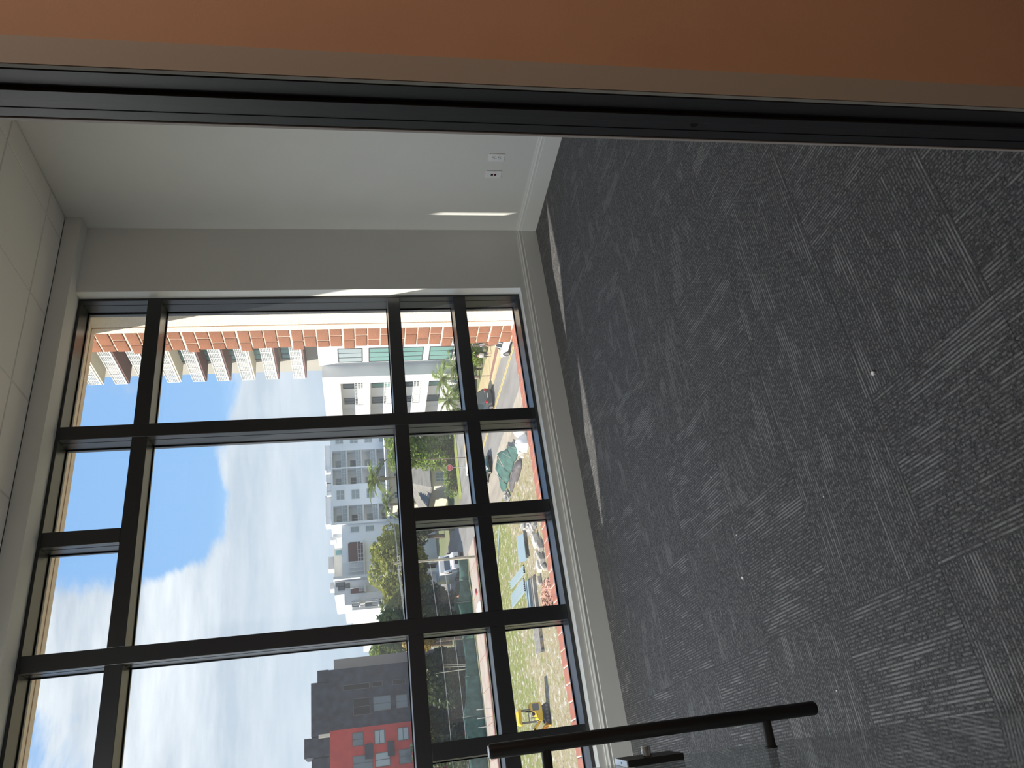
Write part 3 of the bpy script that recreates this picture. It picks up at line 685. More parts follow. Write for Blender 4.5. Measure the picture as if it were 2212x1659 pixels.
# ------------------------------------------------------------------ white apartment block along the street
wb = thing('white_apartment_block', 'bright white apartment block with green glass windows and recessed balconies', 'building', (45, 78, G))
XF, XB = 39.6*K, 41.15*K
ROOF = on_x(694, 800, XF)[2]
PIT = 3.05*K
bpart(MB().box(41.0*K, 43.7*K, 30*K, 68.8*K, G, ROOF+0.3), 'wall', m_bwhite, wb)
bpart(MB().box(XB, 43.7*K, 68.8*K, 81.6*K, G, ROOF), 'wall', m_bwhite, wb)
YB0, YB1 = 68.8*K, 81.6*K
bpart(MB().box(XF, XB, YB0, 70.2*K, G, ROOF), 'pier_wall', m_bwhite, wb)
tops = [ROOF-1.75*K-PIT*k for k in range(5)]; HB = 2.35*K
for k in range(5):
    zt = tops[k]; zb = zt-HB
    bpart(MB().box(XF, XB, 70.2*K, YB1, zt, (ROOF if k == 0 else tops[k-1]-HB)), 'floor_band', m_bwhite, wb)
    bpart(MB().box(XF, XB, 78.9*K, YB1, zb, zt), 'bay_wall', m_bwhite, wb)
    window(wb, 72.6*K, zb+1.2, 2.9, 2.2, XB-0.03, 'x', m_dkglass if k % 2 == 0 else m_teal, m_dtrim, 3, 1)
    window(wb, 76.9*K, zb+1.45, 1.5, 1.6, XB-0.03, 'x', m_dkglass, m_dtrim, 2, 1)
    railing(70.2*K, 75.0*K, XF+0.06, zb, 1.0, 14, wb, axis='x', nh=3)
    bpart(MB().box(XF+0.02, XF+0.14, 75.1*K, 78.9*K, zb, zb+1.0), 'parapet', m_bwhite, wb)
    if k: window(wb, 66.9*K, zb+1.35, 2.8, 2.6, 41.0*K-0.02, 'x', m_teal, m_dtrim, 3, 1); window(wb, 63.5*K, zb+1.35, 2.8, 2.6, 41.0*K-0.02, 'x', m_teal, m_dtrim, 3, 1)
    else: window(wb, 66.9*K, zb+1.35, 2.8, 2.6, 41.0*K-0.02, 'x', m_ltglass, m_dtrim, 3, 1); window(wb, 63.5*K, zb+1.35, 2.8, 2.6, 41.0*K-0.02, 'x', m_teal, m_dtrim, 3, 1)
bpart(MB().box(XF, XB, 70.2*K, YB1, G, tops[4]-HB), 'floor_band', m_bwhite, wb)

# ------------------------------------------------------------------ grey apartment block beyond the side street
YG_ = 135.0
gb = thing('grey_apartment_block', 'pale grey apartment block with framed recessed balconies and rooftop units', 'building', (50, 140, G))
def z6(a, b): return on_y(690+a/8.295, 930+b/8.295, YG_)          # x = world x, z = height
def z7(a, b): return on_y(690+a/7.374, 1120+b/7.374, YG_)
xr = 78.0; x_l = z7(250, 97)[0]; roofz = z6(205, 700)[2]
pit = abs(z6(235, 700)[2]-z6(503, 700)[2])
fl_top = z6(235, 700)[2]
bpart(MB().box(x_l, xr, YG_+1.6, YG_+16, G, roofz), 'wall', m_bgrey, gb)
cols = [('w', 150, 240), ('b', 360, 660), ('b', 680, 970), ('w', 1070, 1240), ('b', 1350, 1640)]
edges = []
for kind, a, b in cols:
    x1 = z6(400, a)[0]; x0 = z6(400, b)[0]; edges.append((kind, x0, x1))
edges.sort(key=lambda e: e[1])
px_ = x_l
for kind, x0, x1 in edges:
    if kind == 'b':
        bpart(MB().box(px_, x0, YG_, YG_+1.6, G, roofz), 'wall_bay', m_bgrey, gb)
        bpart(MB().box(x0, x1, YG_, YG_+1.6, fl_top, roofz), 'wall_bay', m_bgrey, gb)
        for k in range(5):
            zt = fl_top-pit*k; zb = zt-pit+0.2
            bpart(MB().box(x0, x1, YG_-0.05, YG_+1.6, zb-0.2, zb), 'balcony_slab', m_wtrim, gb)
            window(gb, x0+(x1-x0)*0.34, zb+1.1, (x1-x0)*0.5, 1.9, YG_+1.55, 'y', m_dkglass if k % 2 else m_ltglass, m_wtrim, 2, 1)
            railing(x0+0.05, x1-0.05, YG_+0.05, zb, 0.95, 6, gb, m=m_wtrim, nh=2)
            bpart(MB().box(x0+0.1, x1-0.1, YG_+0.09, YG_+0.11, zb+0.05, zb+0.9), 'rail_glass', m_ltglass, gb)
        px_ = x1
    else:
        for k in range(5): window(gb, (x0+x1)/2, fl_top-pit*k-0.55-0.78, min(x1-x0, 1.9), 1.45, YG_-0.03, 'y', m_ltglass, m_wtrim, 2, 2)
bpart(MB().box(px_, xr, YG_, YG_+1.6, G, roofz), 'wall_bay', m_bgrey, gb)
for a0, a1, b0, b1 in ((75, 205, 190, 410), (85, 205, 412, 640), (100, 205, 712, 850), (90, 205, 1105, 1488), (97, 205, 1490, 1620)):
    p0 = z6(a0, b0); p1 = z6(a1, b1)
    bpart(MB().cbox(p1[0], p0[0], YG_+2.0, YG_+4.5, roofz, p0[2], 0.08), 'rooftop_unit', m_gravel, gb)
for b in (880, 940, 1010, 1090, 680):
    p = z6(190, b); bpart(MB().box(p[0]-0.4, p[0]+0.4, YG_+1.0, YG_+1.8, roofz, roofz+0.9), 'vent', m_gravel, gb)
# stepped wing on the left
sb = thing('stepped_white_block', 'stepped white apartment block with terraces and slim white columns', 'building', (34, 140, G))
def blk(a0, b0, b1, name='wall', m=m_bwhite, y0=YG_, dep=14, z0=G):
    t = z7(a0, (b0+b1)/2); xa = z7(a0, b1)[0]; xb = z7(a0, b0)[0]
    o = bpart(MB().box(xa, xb, y0, y0+dep, z0, t[2]), name, m, sb); return xa, xb, t[2]
blk(360, 101, 725, m=m_bgrey, y0=YG_+0.2)
blk(222, 365, 985, 'penthouse', m_bcream, y0=YG_+4.0, dep=9)
blk(185, 101, 114, 'fin_wall', m_bwhite, y0=YG_-0.2, dep=9)
p = z7(300, 435); window(sb, p[0], p[2], 1.1, 1.2, YG_+3.95, 'y', m_teal, m_wtrim, 1, 1)
for a, b in ((563, 170), (803, 150)):
    p = z7(a, b); window(sb, p[0], p[2], 1.0, 1.5, YG_+0.15, 'y', m_ltglass, m_wtrim, 1, 2)
blk(366, 725, 970, 'terrace_block', m_bwhite, y0=YG_-0.5)
blk(228, 970, 1012, 'fin_wall', m_bwhite, y0=YG_-1.6, dep=8)
blk(240, 1015, 1232, 'wall', m_bwhite, y0=YG_-0.3)
blk(402, 1232, 1405, 'wall', m_bwhite, y0=YG_-0.9)
blk(520, 1405, 1470, 'wall', m_bwhite, y0=YG_-0.2)
for a, b, wd, ht in ((335, 1060, 0.7, 1.6), (352, 1122, 0.7, 1.1), (440, 1080, 0.8, 1.0), (565, 450, 1.8, 1.9)):
    p = z7(a, b); window(sb, p[0], p[2], wd, ht, (YG_-0.35 if b > 1000 else YG_+0.12), 'y', m_dkglass, m_dtrim, 1, 1)
# recessed terraces with columns and rails
for (a0, a1, b0, b1, cols_, yy) in ((470, 700, 380, 940, (715, 800, 865), YG_+0.1), (500, 725, 1085, 1205, (1130,), YG_-0.4), (520, 640, 1330, 1440, (1380,), YG_-1.0), (730, 940, 1315, 1430, (1325, 1360), YG_-1.0), (945, 1150, 1285, 1420, (1340,), YG_-1.0)):
    pa = z7(a0, b1); pb = z7(a1, b0)
    bpart(MB().box(pa[0], pb[0], yy-0.06, yy+0.02, pb[2]+0.1, pa[2]), 'terrace_recess', m_brown if b0 < 1200 else m_dkglass, sb)
    bpart(MB().box(pa[0]-0.1, pb[0]+0.1, yy-1.2, yy, pb[2]-0.12, pb[2]+0.08), 'terrace_slab', m_wtrim, sb)
    railing(pa[0], pb[0], yy-1.15, pb[2]+0.05, 1.0, 8, sb, nh=2)
    for c in cols_:
        q = z7((a0+a1)/2, c); bpart(MB().box(q[0]-0.12, q[0]+0.12, yy-1.1, yy-0.86, pb[2], pa[2]), 'column', m_wtrim, sb)
for a0, b0, b1 in ((115, 480, 690), (150, 150, 215), (145, 900, 1015)):
    t = z7(a0, (b0+b1)/2); xa = z7(a0, b1)[0]; xb = z7(a0, b0)[0]
    bpart(MB().cbox(xa, xb, YG_+5, YG_+7.5, z7(222, b0)[2]-0.4, t[2], 0.08), 'rooftop_unit', m_gravel, sb)
lw = thing('low_white_house', 'low white house with a grey wall behind the trees', 'building', (24, 153, G))
for a0, b0, b1, mm, dy in ((690, 1505, 1600, m_bwhite, 0), (800, 1500, 1800, m_bgrey, -1), (690, 1600, 1980, m_bwhite, 0.5)):
    t = z7(a0, (b0+b1)/2); xa = z7(a0, b1)[0]; xb = z7(a0, b0)[0]
    bpart(MB().box(xa*1.11, xb*1.11, YG_+15.4+dy, YG_+24, G, t[2]), 'wall', mm, lw)
p = z7(760, 1560); window(lw, p[0]*1.11, p[2], 1.6, 1.4, YG_+15.35, 'y', m_dkglass, m_dtrim, 2, 1)

# ------------------------------------------------------------------ dark slate and red block on the left
YR_ = 108.0
rb = thing('slate_and_red_block', 'tall slate grey and red apartment block with stepped parapet', 'building', (9, 112, G))
def z8(a, b): return on_y(640+a/6.404, 1400+b/6.404, YR_)
xd = z8(700, 1120)[0]                                      # slate / red boundary
xrt = z8(500, 300)[0]
ptop = z8(448, 800)[2]
bpart(MB().box(xd, xrt, YR_, YR_+12, G, ptop), 'slate_wall', m_dark, rb)
bpart(MB().box(-14, xd-0.002, YR_-0.02, YR_+12, G, z8(455, 1300)[2]), 'red_wall', m_red, rb)
def par(a, b0, b1, dy=0.0):
    xa = z8(a, b1)[0]; xb = z8(a, b0)[0]
    bpart(MB().box(xa, xb-0.002, YR_+dy-0.05, YR_+6, ptop-0.05, z8(a, (b0+b1)/2)[2]), 'parapet', m_dark, rb)
par(290, 315, 490); par(205, 490, 1235); par(110, 1262, 1535, -0.06); par(212, 1540, 1900)
p0 = z8(497, 290); p1 = z8(497, 120); bpart(MB().box(xrt, p1[0]+0.5, YR_+5, YR_+14, G, z8(497, 200)[2]), 'rear_wall', mat('taupe_render', (0.33, 0.30, 0.28), 0.85), rb)
q = z8(370, 1225); bpart(MB().box(q[0]-0.2, q[0]+0.2, YR_-0.9, YR_+0.0, q[2]-0.9, q[2]+0.5), 'canopy', m_bcream, rb)
for a0, a1, b0, b1, g_, nx, nz_ in ((785, 1025, 690, 925, m_slot, 2, 1), (1065, 1310, 660, 865, m_dkglass, 2, 1), (1380, 1540, 640, 830, m_dkglass, 2, 1),
        (640, 1015, 495, 578, m_slot, 1, 1), (1045, 1195, 460, 535, m_slot, 1, 1), (1330, 1510, 430, 505, m_slot, 1, 1),
        (775, 930, 1165, 1355, m_dkglass, 2, 1), (1080, 1225, 1130, 1325, m_ltglass, 1, 2), (1400, 1555, 1095, 1275, m_ltglass, 1, 2),
        (780, 1060, 1480, 1700, m_dkglass, 2, 1), (1090, 1300, 1440, 1640, m_ltglass, 2, 1), (1420, 1590, 1395, 1600, m_dkglass, 2, 1)):
    pa = z8(a0, (b0+b1)/2); pb = z8(a1, (b0+b1)/2); xa = z8((a0+a1)/2, b1)[0]; xb = z8((a0+a1)/2, b0)[0]
    window(rb, (xa+xb)/2, (pa[2]+pb[2])/2, xb-xa, pa[2]-pb[2], YR_-0.04, 'y', g_, m_dtrim, nx, nz_)
for a0, a1, b in ((950, 1065, 1440), (1265, 1360, 1400)):
    pa = z8(a0, b); pb = z8(a1, b); bpart(MB().box(pa[0]-0.8, pa[0]+0.9, YR_-0.5, YR_-0.03, pb[2], pa[2]), 'slate_box', m_dark, rb)

# ------------------------------------------------------------------ low house with a grey roof at the corner
hs = thing('corner_house', 'single storey beige house with a grey tiled roof behind a hedge', 'house', (46, 110, G))
def zB(a, b, Y): return on_y(880+a/9.76, 930+b/9.76, Y)
bpart(MB().box(42.0, 62.0, 106.0, 118.0, G, G+3.2), 'wall', m_bcream, hs)
bpart(MB().box(41.3, 44.4, 104.6, 106.0, G, G+2.9), 'porch_wall', m_bcream, hs)
rf = MB(); e = 0.7; x0, x1, y0, y1, zr, zt = 41.0, 62.8, 104.2, 118.8, G+3.15, G+6.2
rf.add([(x0, y0, zr), (x1, y0, zr), (x1, y1, zr), (x0, y1, zr), (x0+4, (y0+y1)/2, zt), (x1-4, (y0+y1)/2, zt), (x0, y0, zr-0.2), (x1, y0, zr-0.2), (x1, y1, zr-0.2), (x0, y1, zr-0.2)],
       [(0, 1, 5, 4), (1, 2, 5), (2, 3, 4, 5), (3, 0, 4), (6, 7, 1, 0), (7, 8, 2, 1), (8, 9, 3, 2), (9, 6, 0, 3), (9, 8, 7, 6)])
bpart(rf, 'roof', mat('grey_roof_tiles', (0.20, 0.19, 0.17), 0.9, 0.2, var=0.2, vscale=0.7, stretch=(1, 5, 1)), hs)
for x in (45.6, 49.0, 53.2, 57.0): window(hs, x, G+1.9, 1.6, 1.5, 105.97, 'y', m_ltglass, m_wtrim, 3, 2)
window(hs, 42.7, G+1.7, 1.5, 1.3, 104.56, 'y', m_ltglass, m_wtrim, 3, 2)
h2 = thing('cream_house', 'cream two storey house behind the grey roof', 'house', (60, 130, G))
bpart(MB().box(47.5, 67, 128.4, 133, G, G+8.2), 'wall', m_bcream, h2); bpart(MB().box(47, 67.5, 128.0, 133.4, G+8.2, G+8.6), 'roof', m_bwhite, h2)
for x in (49.5, 53, 57, 61): window(h2, x, G+6.6, 1.2, 1.4, 128.36, 'y', m_dkglass, m_wtrim, 2, 1)

# ------------------------------------------------------------------ vegetation
def foliage(name, blobs, n, size, m, parent, seed, flat=0.0):
    r = np.random.default_rng(seed)
    vol = np.array([b[3]*b[4]*b[5] for b in blobs])**(2/3); cnt = np.maximum((n*vol/vol.sum()).astype(int), 20)
    P = []
    for b, c in zip(blobs, cnt):
        d = r.normal(size=(c, 3)); d /= np.linalg.norm(d, axis=1)[:, None]
        rad = 0.62+0.45*r.random(c)**0.6 + 0.12*np.sin(d[:, 0]*7+b[0])*np.sin(d[:, 2]*6+b[1])
        P.append(np.array(b[:3])+d*rad[:, None]*np.array(b[3:6]))
    P = np.concatenate(P); k = len(P)
    a = r.normal(size=(k, 3)); a[:, 2] *= 0.5; a /= np.linalg.norm(a, axis=1)[:, None]
    t = r.normal(size=(k, 3)); b = np.cross(a, t); b /= np.linalg.norm(b, axis=1)[:, None]
    s = size*(0.6+0.8*r.random(k))[:, None]
    V4 = np.stack([P-a*s, P-b*s*0.42, P+a*s, P+b*s*0.42], 1).reshape(-1, 3)
    me = bpy.data.meshes.new(name); me.from_pydata(V4.tolist(), [], np.arange(4*k).reshape(-1, 4).tolist()); me.update(); me.materials.append(m)
    o = bpy.data.objects.new(name, me); C.objects.link(o); o.parent = parent; o['kind'] = 'stuff'
    return o
m_bark = mat('bark', (0.13, 0.10, 0.075), 0.95, 0.1, var=0.25, vscale=4)
L_dark = leaf_mat('leaves_dark', (0.060, 0.085, 0.040)); L_mid = leaf_mat('leaves_mid', (0.15, 0.21, 0.06)); L_bright = leaf_mat('leaves_bright', (0.19, 0.27, 0.05))
L_olive = leaf_mat('leaves_olive', (0.27, 0.29, 0.075)); L_grey = leaf_mat('leaves_grey_green', (0.17, 0.19, 0.13)); L_palm = leaf_mat('palm_leaf', (0.15, 0.20, 0.055)); L_dry = leaf_mat('leaves_dry', (0.30, 0.22, 0.06))
def tree(label, x, y, h, rx, ry, leaf, n=2600, size=0.34, seed=0, crown0=0.35, cat='tree', name='tree', group=None):
    t = thing(name, label, cat, (x, y, G), 0, group)
    r = random.Random(seed)
    tr = MB(); tr.tube([(0, 0, 0), (0.1, 0, h*0.2), (0, 0.1, h*0.45), (0, 0, h*0.7)], [h*0.035, h*0.028, h*0.022, h*0.008], 8)
    for k in range(5):
        a = 2*PI*k/5+r.random(); tr.tube([(0, 0, h*(0.3+0.06*k)), (rx*0.45*math.cos(a), ry*0.45*math.sin(a), h*(0.55+0.05*k))], [h*0.014, h*0.005], 6)
    tr.build('trunk', m_bark, t)
    blobs = []; zc = h*(1+crown0)/2; hz_ = h*(1-crown0)/2
    blobs.append((0, 0, zc, rx*0.72, ry*0.72, hz_*0.85))
    for k in range(9):
        a = 2*PI*k/9+r.random()*0.6; q = r.uniform(0.45, 0.7)
        blobs.append((rx*q*math.cos(a), ry*q*math.sin(a), zc+hz_*r.uniform(-0.55, 0.6), rx*r.uniform(0.3, 0.45), ry*r.uniform(0.3, 0.45), hz_*r.uniform(0.3, 0.5)))
    foliage('foliage', blobs, n, size, leaf, t, seed)
    return t
def at_ground(px, py): return on_z(px, py, G)
# crowns rising behind the side street
tree('big olive green ficus tree beside the utility pole', 31.6, 112.0, 12.9, 5.8, 4.0, L_olive, 6500, 0.40, 1, 0.25)
tree('broad mid green tree left of the ficus', 24.4, 114.5, 11.6, 3.6, 3.4, L_mid, 5200, 0.38, 2, 0.2)
tree('bright green leafy street tree before the grey block', 44.8, 99.6, 9.8, 3.3, 2.4, L_bright, 5200, 0.26, 3, 0.12)
tree('yellowish green tree beside the tiled roof', 39.0, 121, 10.8, 2.6, 2.6, L_olive, 2600, 0.32, 4, 0.3)
tree('grey green tree hanging over the parked truck', 35.6, 107.5, 7.6, 2.6, 2.4, L_grey, 3000, 0.26, 5, 0.45)
tree('small dark tree behind the corner house', 54, 121.2, 8.0, 2.2, 1.9, L_dark, 2600, 0.34, 6, 0.3)
tree('slender conifer shaped tree beside the slate block', 20.9, 126.0, 14.2, 1.5, 1.5, L_grey, 1800, 0.30, 7, 0.2)
tree('light green tree in front of the slate block parapet', 22.6, 124.0, 13.2, 1.9, 1.8, L_bright, 2400, 0.28, 8, 0.5)
tree('dry yellowing tree beside the slate block', 18.9, 101.2, 9.0, 1.2, 1.2, L_dry, 1500, 0.26, 9, 0.5)
k = 0
for x, y, h, rx, lab in ((25.6, 107.2, 8.2, 2.3, 'dark tree crown behind the fence near the utility pole'), (21.6, 103.4, 8.8, 2.4, 'dark spreading tree behind the sagging fence mesh'),
        (16.4, 105.0, 7.4, 2.2, 'dark bushy tree with pale stems before it'), (12.8, 101.2, 8.0, 2.2, 'dark grey green tree in front of the slate wall'),
        (9.4, 105.0, 8.2, 2.1, 'dark tree in front of the slate and red boundary'), (5.9, 101.2, 8.8, 2.1, 'dark tree in front of the red wall'), (2.3, 104.8, 8.6, 2.2, 'dark tree at the end of the fence')):
    tree(lab, x, y, h, rx, 2.4, L_dark, 3000, 0.32, 20+k, 0.03); k += 1
# hedges
for lab, x0, x1, y0, h, lf, sd_ in (('clipped green hedge in front of the corner house', 38.2, 46.4, 99.3, 1.7, L_bright, 40), ('low dark hedge further along the house front', 48.8, 57, 99.6, 1.5, L_mid, 41)):
    t = thing('hedge', lab, 'hedge', ((x0+x1)/2, y0, G))
    MB().box(-(x1-x0)/2+0.2, (x1-x0)/2-0.2, -0.3, 0.3, 0, h*0.7).build('stems', m_bark, t)
    foliage('foliage', [((x1-x0)*(i/7-0.5), 0, h*0.5, (x1-x0)/9, 0.7, h*0.55) for i in range(8)], 2200, 0.16, lf, t, sd_)
# shrubs along the pavement
for lab, x, y, h, rx, lf, sd_ in (('leafy shrub beside the two pedestrians', 40.6, 66.5, 3.2, 1.5, L_bright, 50), ('dark shrub along the white block', 40.8, 70.2, 3.4, 1.3, L_mid, 51), ('dense shrub below the white balconies', 41.2, 63.2, 3.4, 1.6, L_mid, 52), ('green shrub by the lamp posts', 40.7, 75.5, 3.0, 1.2, L_mid, 53), ('shrub near the corner of the white block', 40.8, 81.5, 3.2, 1.2, L_dark, 54)):
    tree(lab, x, y, h, rx, rx, lf, 1500, 0.16, sd_, 0.1, 'shrub', 'shrub')

def frond_mesh(Lf, seed):
    r = random.Random(seed); mb = MB(); n = 16; pts = []
    for i in range(n+1):
        s = i/n; pts.append(Vector((Lf*(s-0.12*s*s), 0, Lf*(0.32*s-0.62*s*s))))
    mb.tube(pts, [0.035*(1-0.8*i/n) for i in range(n+1)], 4, False)
    for i in range(2, n+1):
        s = i/n; ln = Lf*0.30*math.sin(PI*min(1, 0.12+0.95*s))**0.7; p = pts[i]
        for sg in (-1, 1):
            for o_ in (0.0, 0.5):
                q = p.lerp(pts[i-1], o_); tip = q+Vector((ln*0.55, sg*ln*0.72, -ln*(0.28+0.2*r.random())))
                d = Vector((0.05, 0, 0)); mb.add([q-d, q+d, tip], [(0, 1, 2)])
    me = mb.mesh('frond'); me.materials.append(L_palm); return me
fr_me = [frond_mesh(2.6, 1), frond_mesh(2.2, 2), frond_mesh(2.9, 3)]
def palm(label, x, y, h, n=16, scale=1.0, seed=0):
    t = thing('palm_tree', label, 'palm tree', (x, y, G)); r = random.Random(seed)
    MB().tube([(0, 0, 0), (0.12, 0.05, h*0.35), (0.05, 0.1, h*0.7), (0, 0, h)], [0.26*scale, 0.17*scale, 0.14*scale, 0.17*scale], 9).build('trunk', mat('palm_bark', (0.30, 0.26, 0.20), 0.95, 0.1, var=0.2, vscale=5), t)
    MB().tube([(0, 0, h-0.5*scale), (0, 0, h+0.25*scale)], [0.16*scale, 0.09*scale], 9).build('crown_shaft', mat('crown_shaft', (0.28, 0.33, 0.10), 0.6), t)
    for k in range(n):
        f = link('frond', fr_me[k % 3], None, t); f.location = (0, 0, h+0.1*scale)
        f.rotation_euler = (0, r.uniform(-0.75, 0.45), 2*PI*k/n+r.uniform(-0.2, 0.2)); f.scale = (scale,)*3
p = on_y(815, 1035, 121.0); palm('tall coconut palm in front of the grey block balconies', p[0], 121.0, p[2]-G, 20, 1.75, 1)
p = on_y(838, 1090, 124.0); palm('second palm with drooping fronds by the grey block', p[0], 124.0, p[2]-G, 18, 1.3, 2)
p = on_y(945, 1000, 100.6); palm('small palm in front of the beige house wall', p[0], 100.6, p[2]-G, 11, 0.75, 3)
p = on_x(958, 818, 40.9); palm('palm in front of the white block balconies', 40.9, p[1], p[2]-G, 16, 0.95, 4)
p = on_x(972, 862, 40.8); palm('palm with yellowing fronds beside the white block', 40.8, p[1], p[2]-G, 16, 1.05, 5)
p = on_x(985, 790, 41.0); palm('low palm under the white block windows', 41.0, p[1], p[2]-G, 14, 0.85, 6)

# pale bare stems behind the fence
for k, (a, b, c, d) in enumerate(((540, 755, 900, 742), (540, 780, 905, 762), (450, 855, 905, 788))):
    p0 = on_y(860+a/5.53, 1300+b/5.53, 97.9); p1 = on_y(860+c/5.53, 1300+d/5.53, 97.9)
    o = MB().tube([(0, 0, 0), ((p0[0]-p1[0])*0.4, 0.1, (p0[2]-G)*0.5), (p0[0]-p1[0], 0, p0[2]-G)], [0.07, 0.05, 0.03], 6).build('bare_stem', mat('pale_stem', (0.50, 0.50, 0.38), 0.8)); o.location = (p1[0], 97.9, G)
    tag(o, 'pale bare sapling stem rising behind the green fence mesh', 'stem', 'bare stems behind the fence')

# ------------------------------------------------------------------ poles, wires, signs
m_pole = mat('weathered_pole', (0.40, 0.36, 0.28), 0.9, 0.2, var=0.15, vscale=2)
up = thing('utility_pole', 'weathered utility pole with a crossarm beside the parked truck', 'pole', (25.7, 88.6, G))
PZ = on_y(850, 1211, 88.6)[2]-G
MB().tube([(0, 0, 0), (0, 0, PZ)], [0.17, 0.12], 10).build('post', m_pole, up)
MB().box(-0.9, 0.9, -0.07, 0.07, PZ-0.8, PZ-0.65).build('crossarm', m_pole, up)
for x in (-0.8, -0.3, 0.3, 0.8): MB().tube([(x, 0, PZ-0.65), (x, 0, PZ-0.45)], 0.05, 8).build('insulator', mat('porcelain', (0.75, 0.75, 0.72), 0.3), up)
m_wire = mat('grey_cable', (0.42, 0.43, 0.43), 0.7)
def wire(a, b, sag, lab):
    a = Vector(a); b = Vector(b)
    pts = [(b-a)*(i/14) + Vector((0, 0, -4*sag*(i/14)*(1-i/14))) for i in range(15)]
    o = MB().tube(pts, 0.022, 5).build('power_line', m_wire); o.location = a
    tag(o, lab, 'cable', 'power lines')
ztop = G+PZ-0.45
for k, dx in enumerate((-0.8, -0.3, 0.3, 0.8)):
    wire((25.7+dx, 88.6, ztop), (-14+dx, 89.5+k*0.4, ztop+0.35-0.35*k), 0.9, 'thin grey cable strung from the utility pole across the dark trees')
for k, dx in enumerate((-0.8, -0.3, 0.8)):
    wire((25.7+dx, 88.6, ztop), (45+dx, 104+k*0.5, ztop+1.6+0.4*k), 0.8, 'thin grey cable running from the utility pole towards the grey block')
for k, z in enumerate((G+5.6, G+4.0)):
    wire((25.75, 88.6, z), (-14, 90.2, z-0.3), 0.7, 'low grey cable strung from the utility pole over the fence')

ss = thing('stop_sign', 'red octagonal stop sign on a thin post at the corner', 'sign', (37.08, 88.0, G))
MB().tube([(0, 0, 0), (0, 0, 2.6)], 0.05, 8).build('post', mat('galvanised', (0.35, 0.36, 0.36), 0.6), ss)
octo = [(0.42*math.cos(PI/8+k*PI/4), 0.42*math.sin(PI/8+k*PI/4)) for k in range(8)]
so_ = MB().prism([(u, 2.25+v) for u, v in octo], -0.075, -0.055, 'y').build('sign_rim', m_wtrim, ss)
pl_ = MB().prism([(u*0.92, 2.25+v*0.92) for u, v in octo], -0.082, -0.075, 'y').build('sign_plate', mat('sign_red', (0.55, 0.04, 0.06), 0.5), ss)
def text(body, size, parent, loc, rot, m, name='lettering'):
    cu = bpy.data.curves.new(name, 'FONT'); cu.body = body; cu.size = size; cu.align_x = 'CENTER'; cu.align_y = 'CENTER'; cu.extrude = 0.004
    tmp = bpy.data.objects.new('tmp', cu); C.objects.link(tmp)
    me = bpy.data.meshes.new_from_object(tmp.evaluated_get(bpy.context.evaluated_depsgraph_get())); bpy.data.objects.remove(tmp)
    me.materials.clear(); me.materials.append(m); o = link(name, me, m, parent); o.location = loc; o.rotation_euler = rot; return o
text('STOP', 0.30, pl_, (0, -0.088, 2.25), (PI/2, 0, 0), m_wtrim)
ss.rotation_euler = (0, 0, -0.38)
def post(lab, x, y, h, r=0.05, top=None):
    t = thing('street_post', lab, 'post', (x, y, G))
    MB().tube([(0, 0, 0), (0, 0, h)], [r, r*0.8], 8).build('post', mat('brown_post', (0.16, 0.12, 0.10), 0.7), t)
    MB().tube([(0, 0, 0), (0, 0, 0.12)], r*2.2, 8).build('base_plate', mat('brown_post', (0.16, 0.12, 0.10), 0.7), t)
    MB().tube([(0, 0, h), (0, 0, h+0.12)], [r*1.6, r*0.6], 8).build('cap', m_pole, t)
post('slim brown street post in the planting bed', 37.3, 65.5, 3.4)
post('brown street post behind the two pedestrians', 37.7, 60.4, 3.2, 0.06)
post('tall slim post at the corner beside the stop sign', 38.3, 87.9, 6.2, 0.06)

# ------------------------------------------------------------------ green mesh fences
m_mesh = mat('green_fence_mesh', (0.05, 0.11, 0.09), 0.8, 0.2, var=0.25, vscale=1.5)
m_post = mat('fence_post', (0.30, 0.32, 0.31), 0.5)
def fence(lab, pts, hs_, lean, pole_every=1):
    t = thing('mesh_fence', lab, 'fence', (pts[0][0], pts[0][1], G))
    o0 = Vector((pts[0][0], pts[0][1], 0)); r = random.Random(len(pts))
    for k in range(len(pts)-1):
        a = Vector((*pts[k], 0))-o0; b = Vector((*pts[k+1], 0))-o0; nrm = (b-a).cross(Vector((0, 0, 1))).normalized()
        mb = MB(); nu, nv = 10, 6; v = []
        for i in range(nu+1):
            for j in range(nv+1):
                u = i/nu; q = j/nv; h = hs_[k]*(1-u)+hs_[k+1]*u; ln = lean[k]*(1-u)+lean[k+1]*u
                p = a.lerp(b, u)+nrm*(ln*q*q + 0.10*math.sin(5*u+3*q+k)) + Vector((0, 0, 0.04+h*q*(1-0.10*math.sin(PI*u))))
                v.append(p)
        f = [(i*(nv+1)+j, (i+1)*(nv+1)+j, (i+1)*(nv+1)+j+1, i*(nv+1)+j+1) for i in range(nu) for j in range(nv)]
        o = mb.add(v, f).build('mesh_panel', m_mesh, t, True); sm = o.modifiers.new('thickness', 'SOLIDIFY'); sm.thickness = 0.02
        if k % pole_every == 0: MB().tube([a+Vector((0, 0, 0)), a+nrm*lean[k]*0.6+Vector((0, 0, max(hs_[k], 0.9)+0.15))], 0.022, 6).build('fence_post', m_post, t)
    return t
fence('sagging green mesh fence at the side of the street', [(25.5, 57.5), (25.6, 60), (25.5, 62.5), (25.3, 64.6), (25.2, 66.6)], [0.25, 0.6, 1.0, 0.9, 0.3], [0.6, 1.3, 1.9, 1.7, 0.6])
fence('long green mesh fence along the side street', [(28.0, 96.0), (25.2, 97.0), (22.2, 95.8), (18.0, 97.2), (13.5, 96.2), (9.0, 95.6), (5.0, 95.4)], [1.3, 1.2, 1.9, 1.5, 1.7, 2.5, 2.5], [0.2, 0.1, -0.5, 0.1, 0.2, 0.3, 0.2])
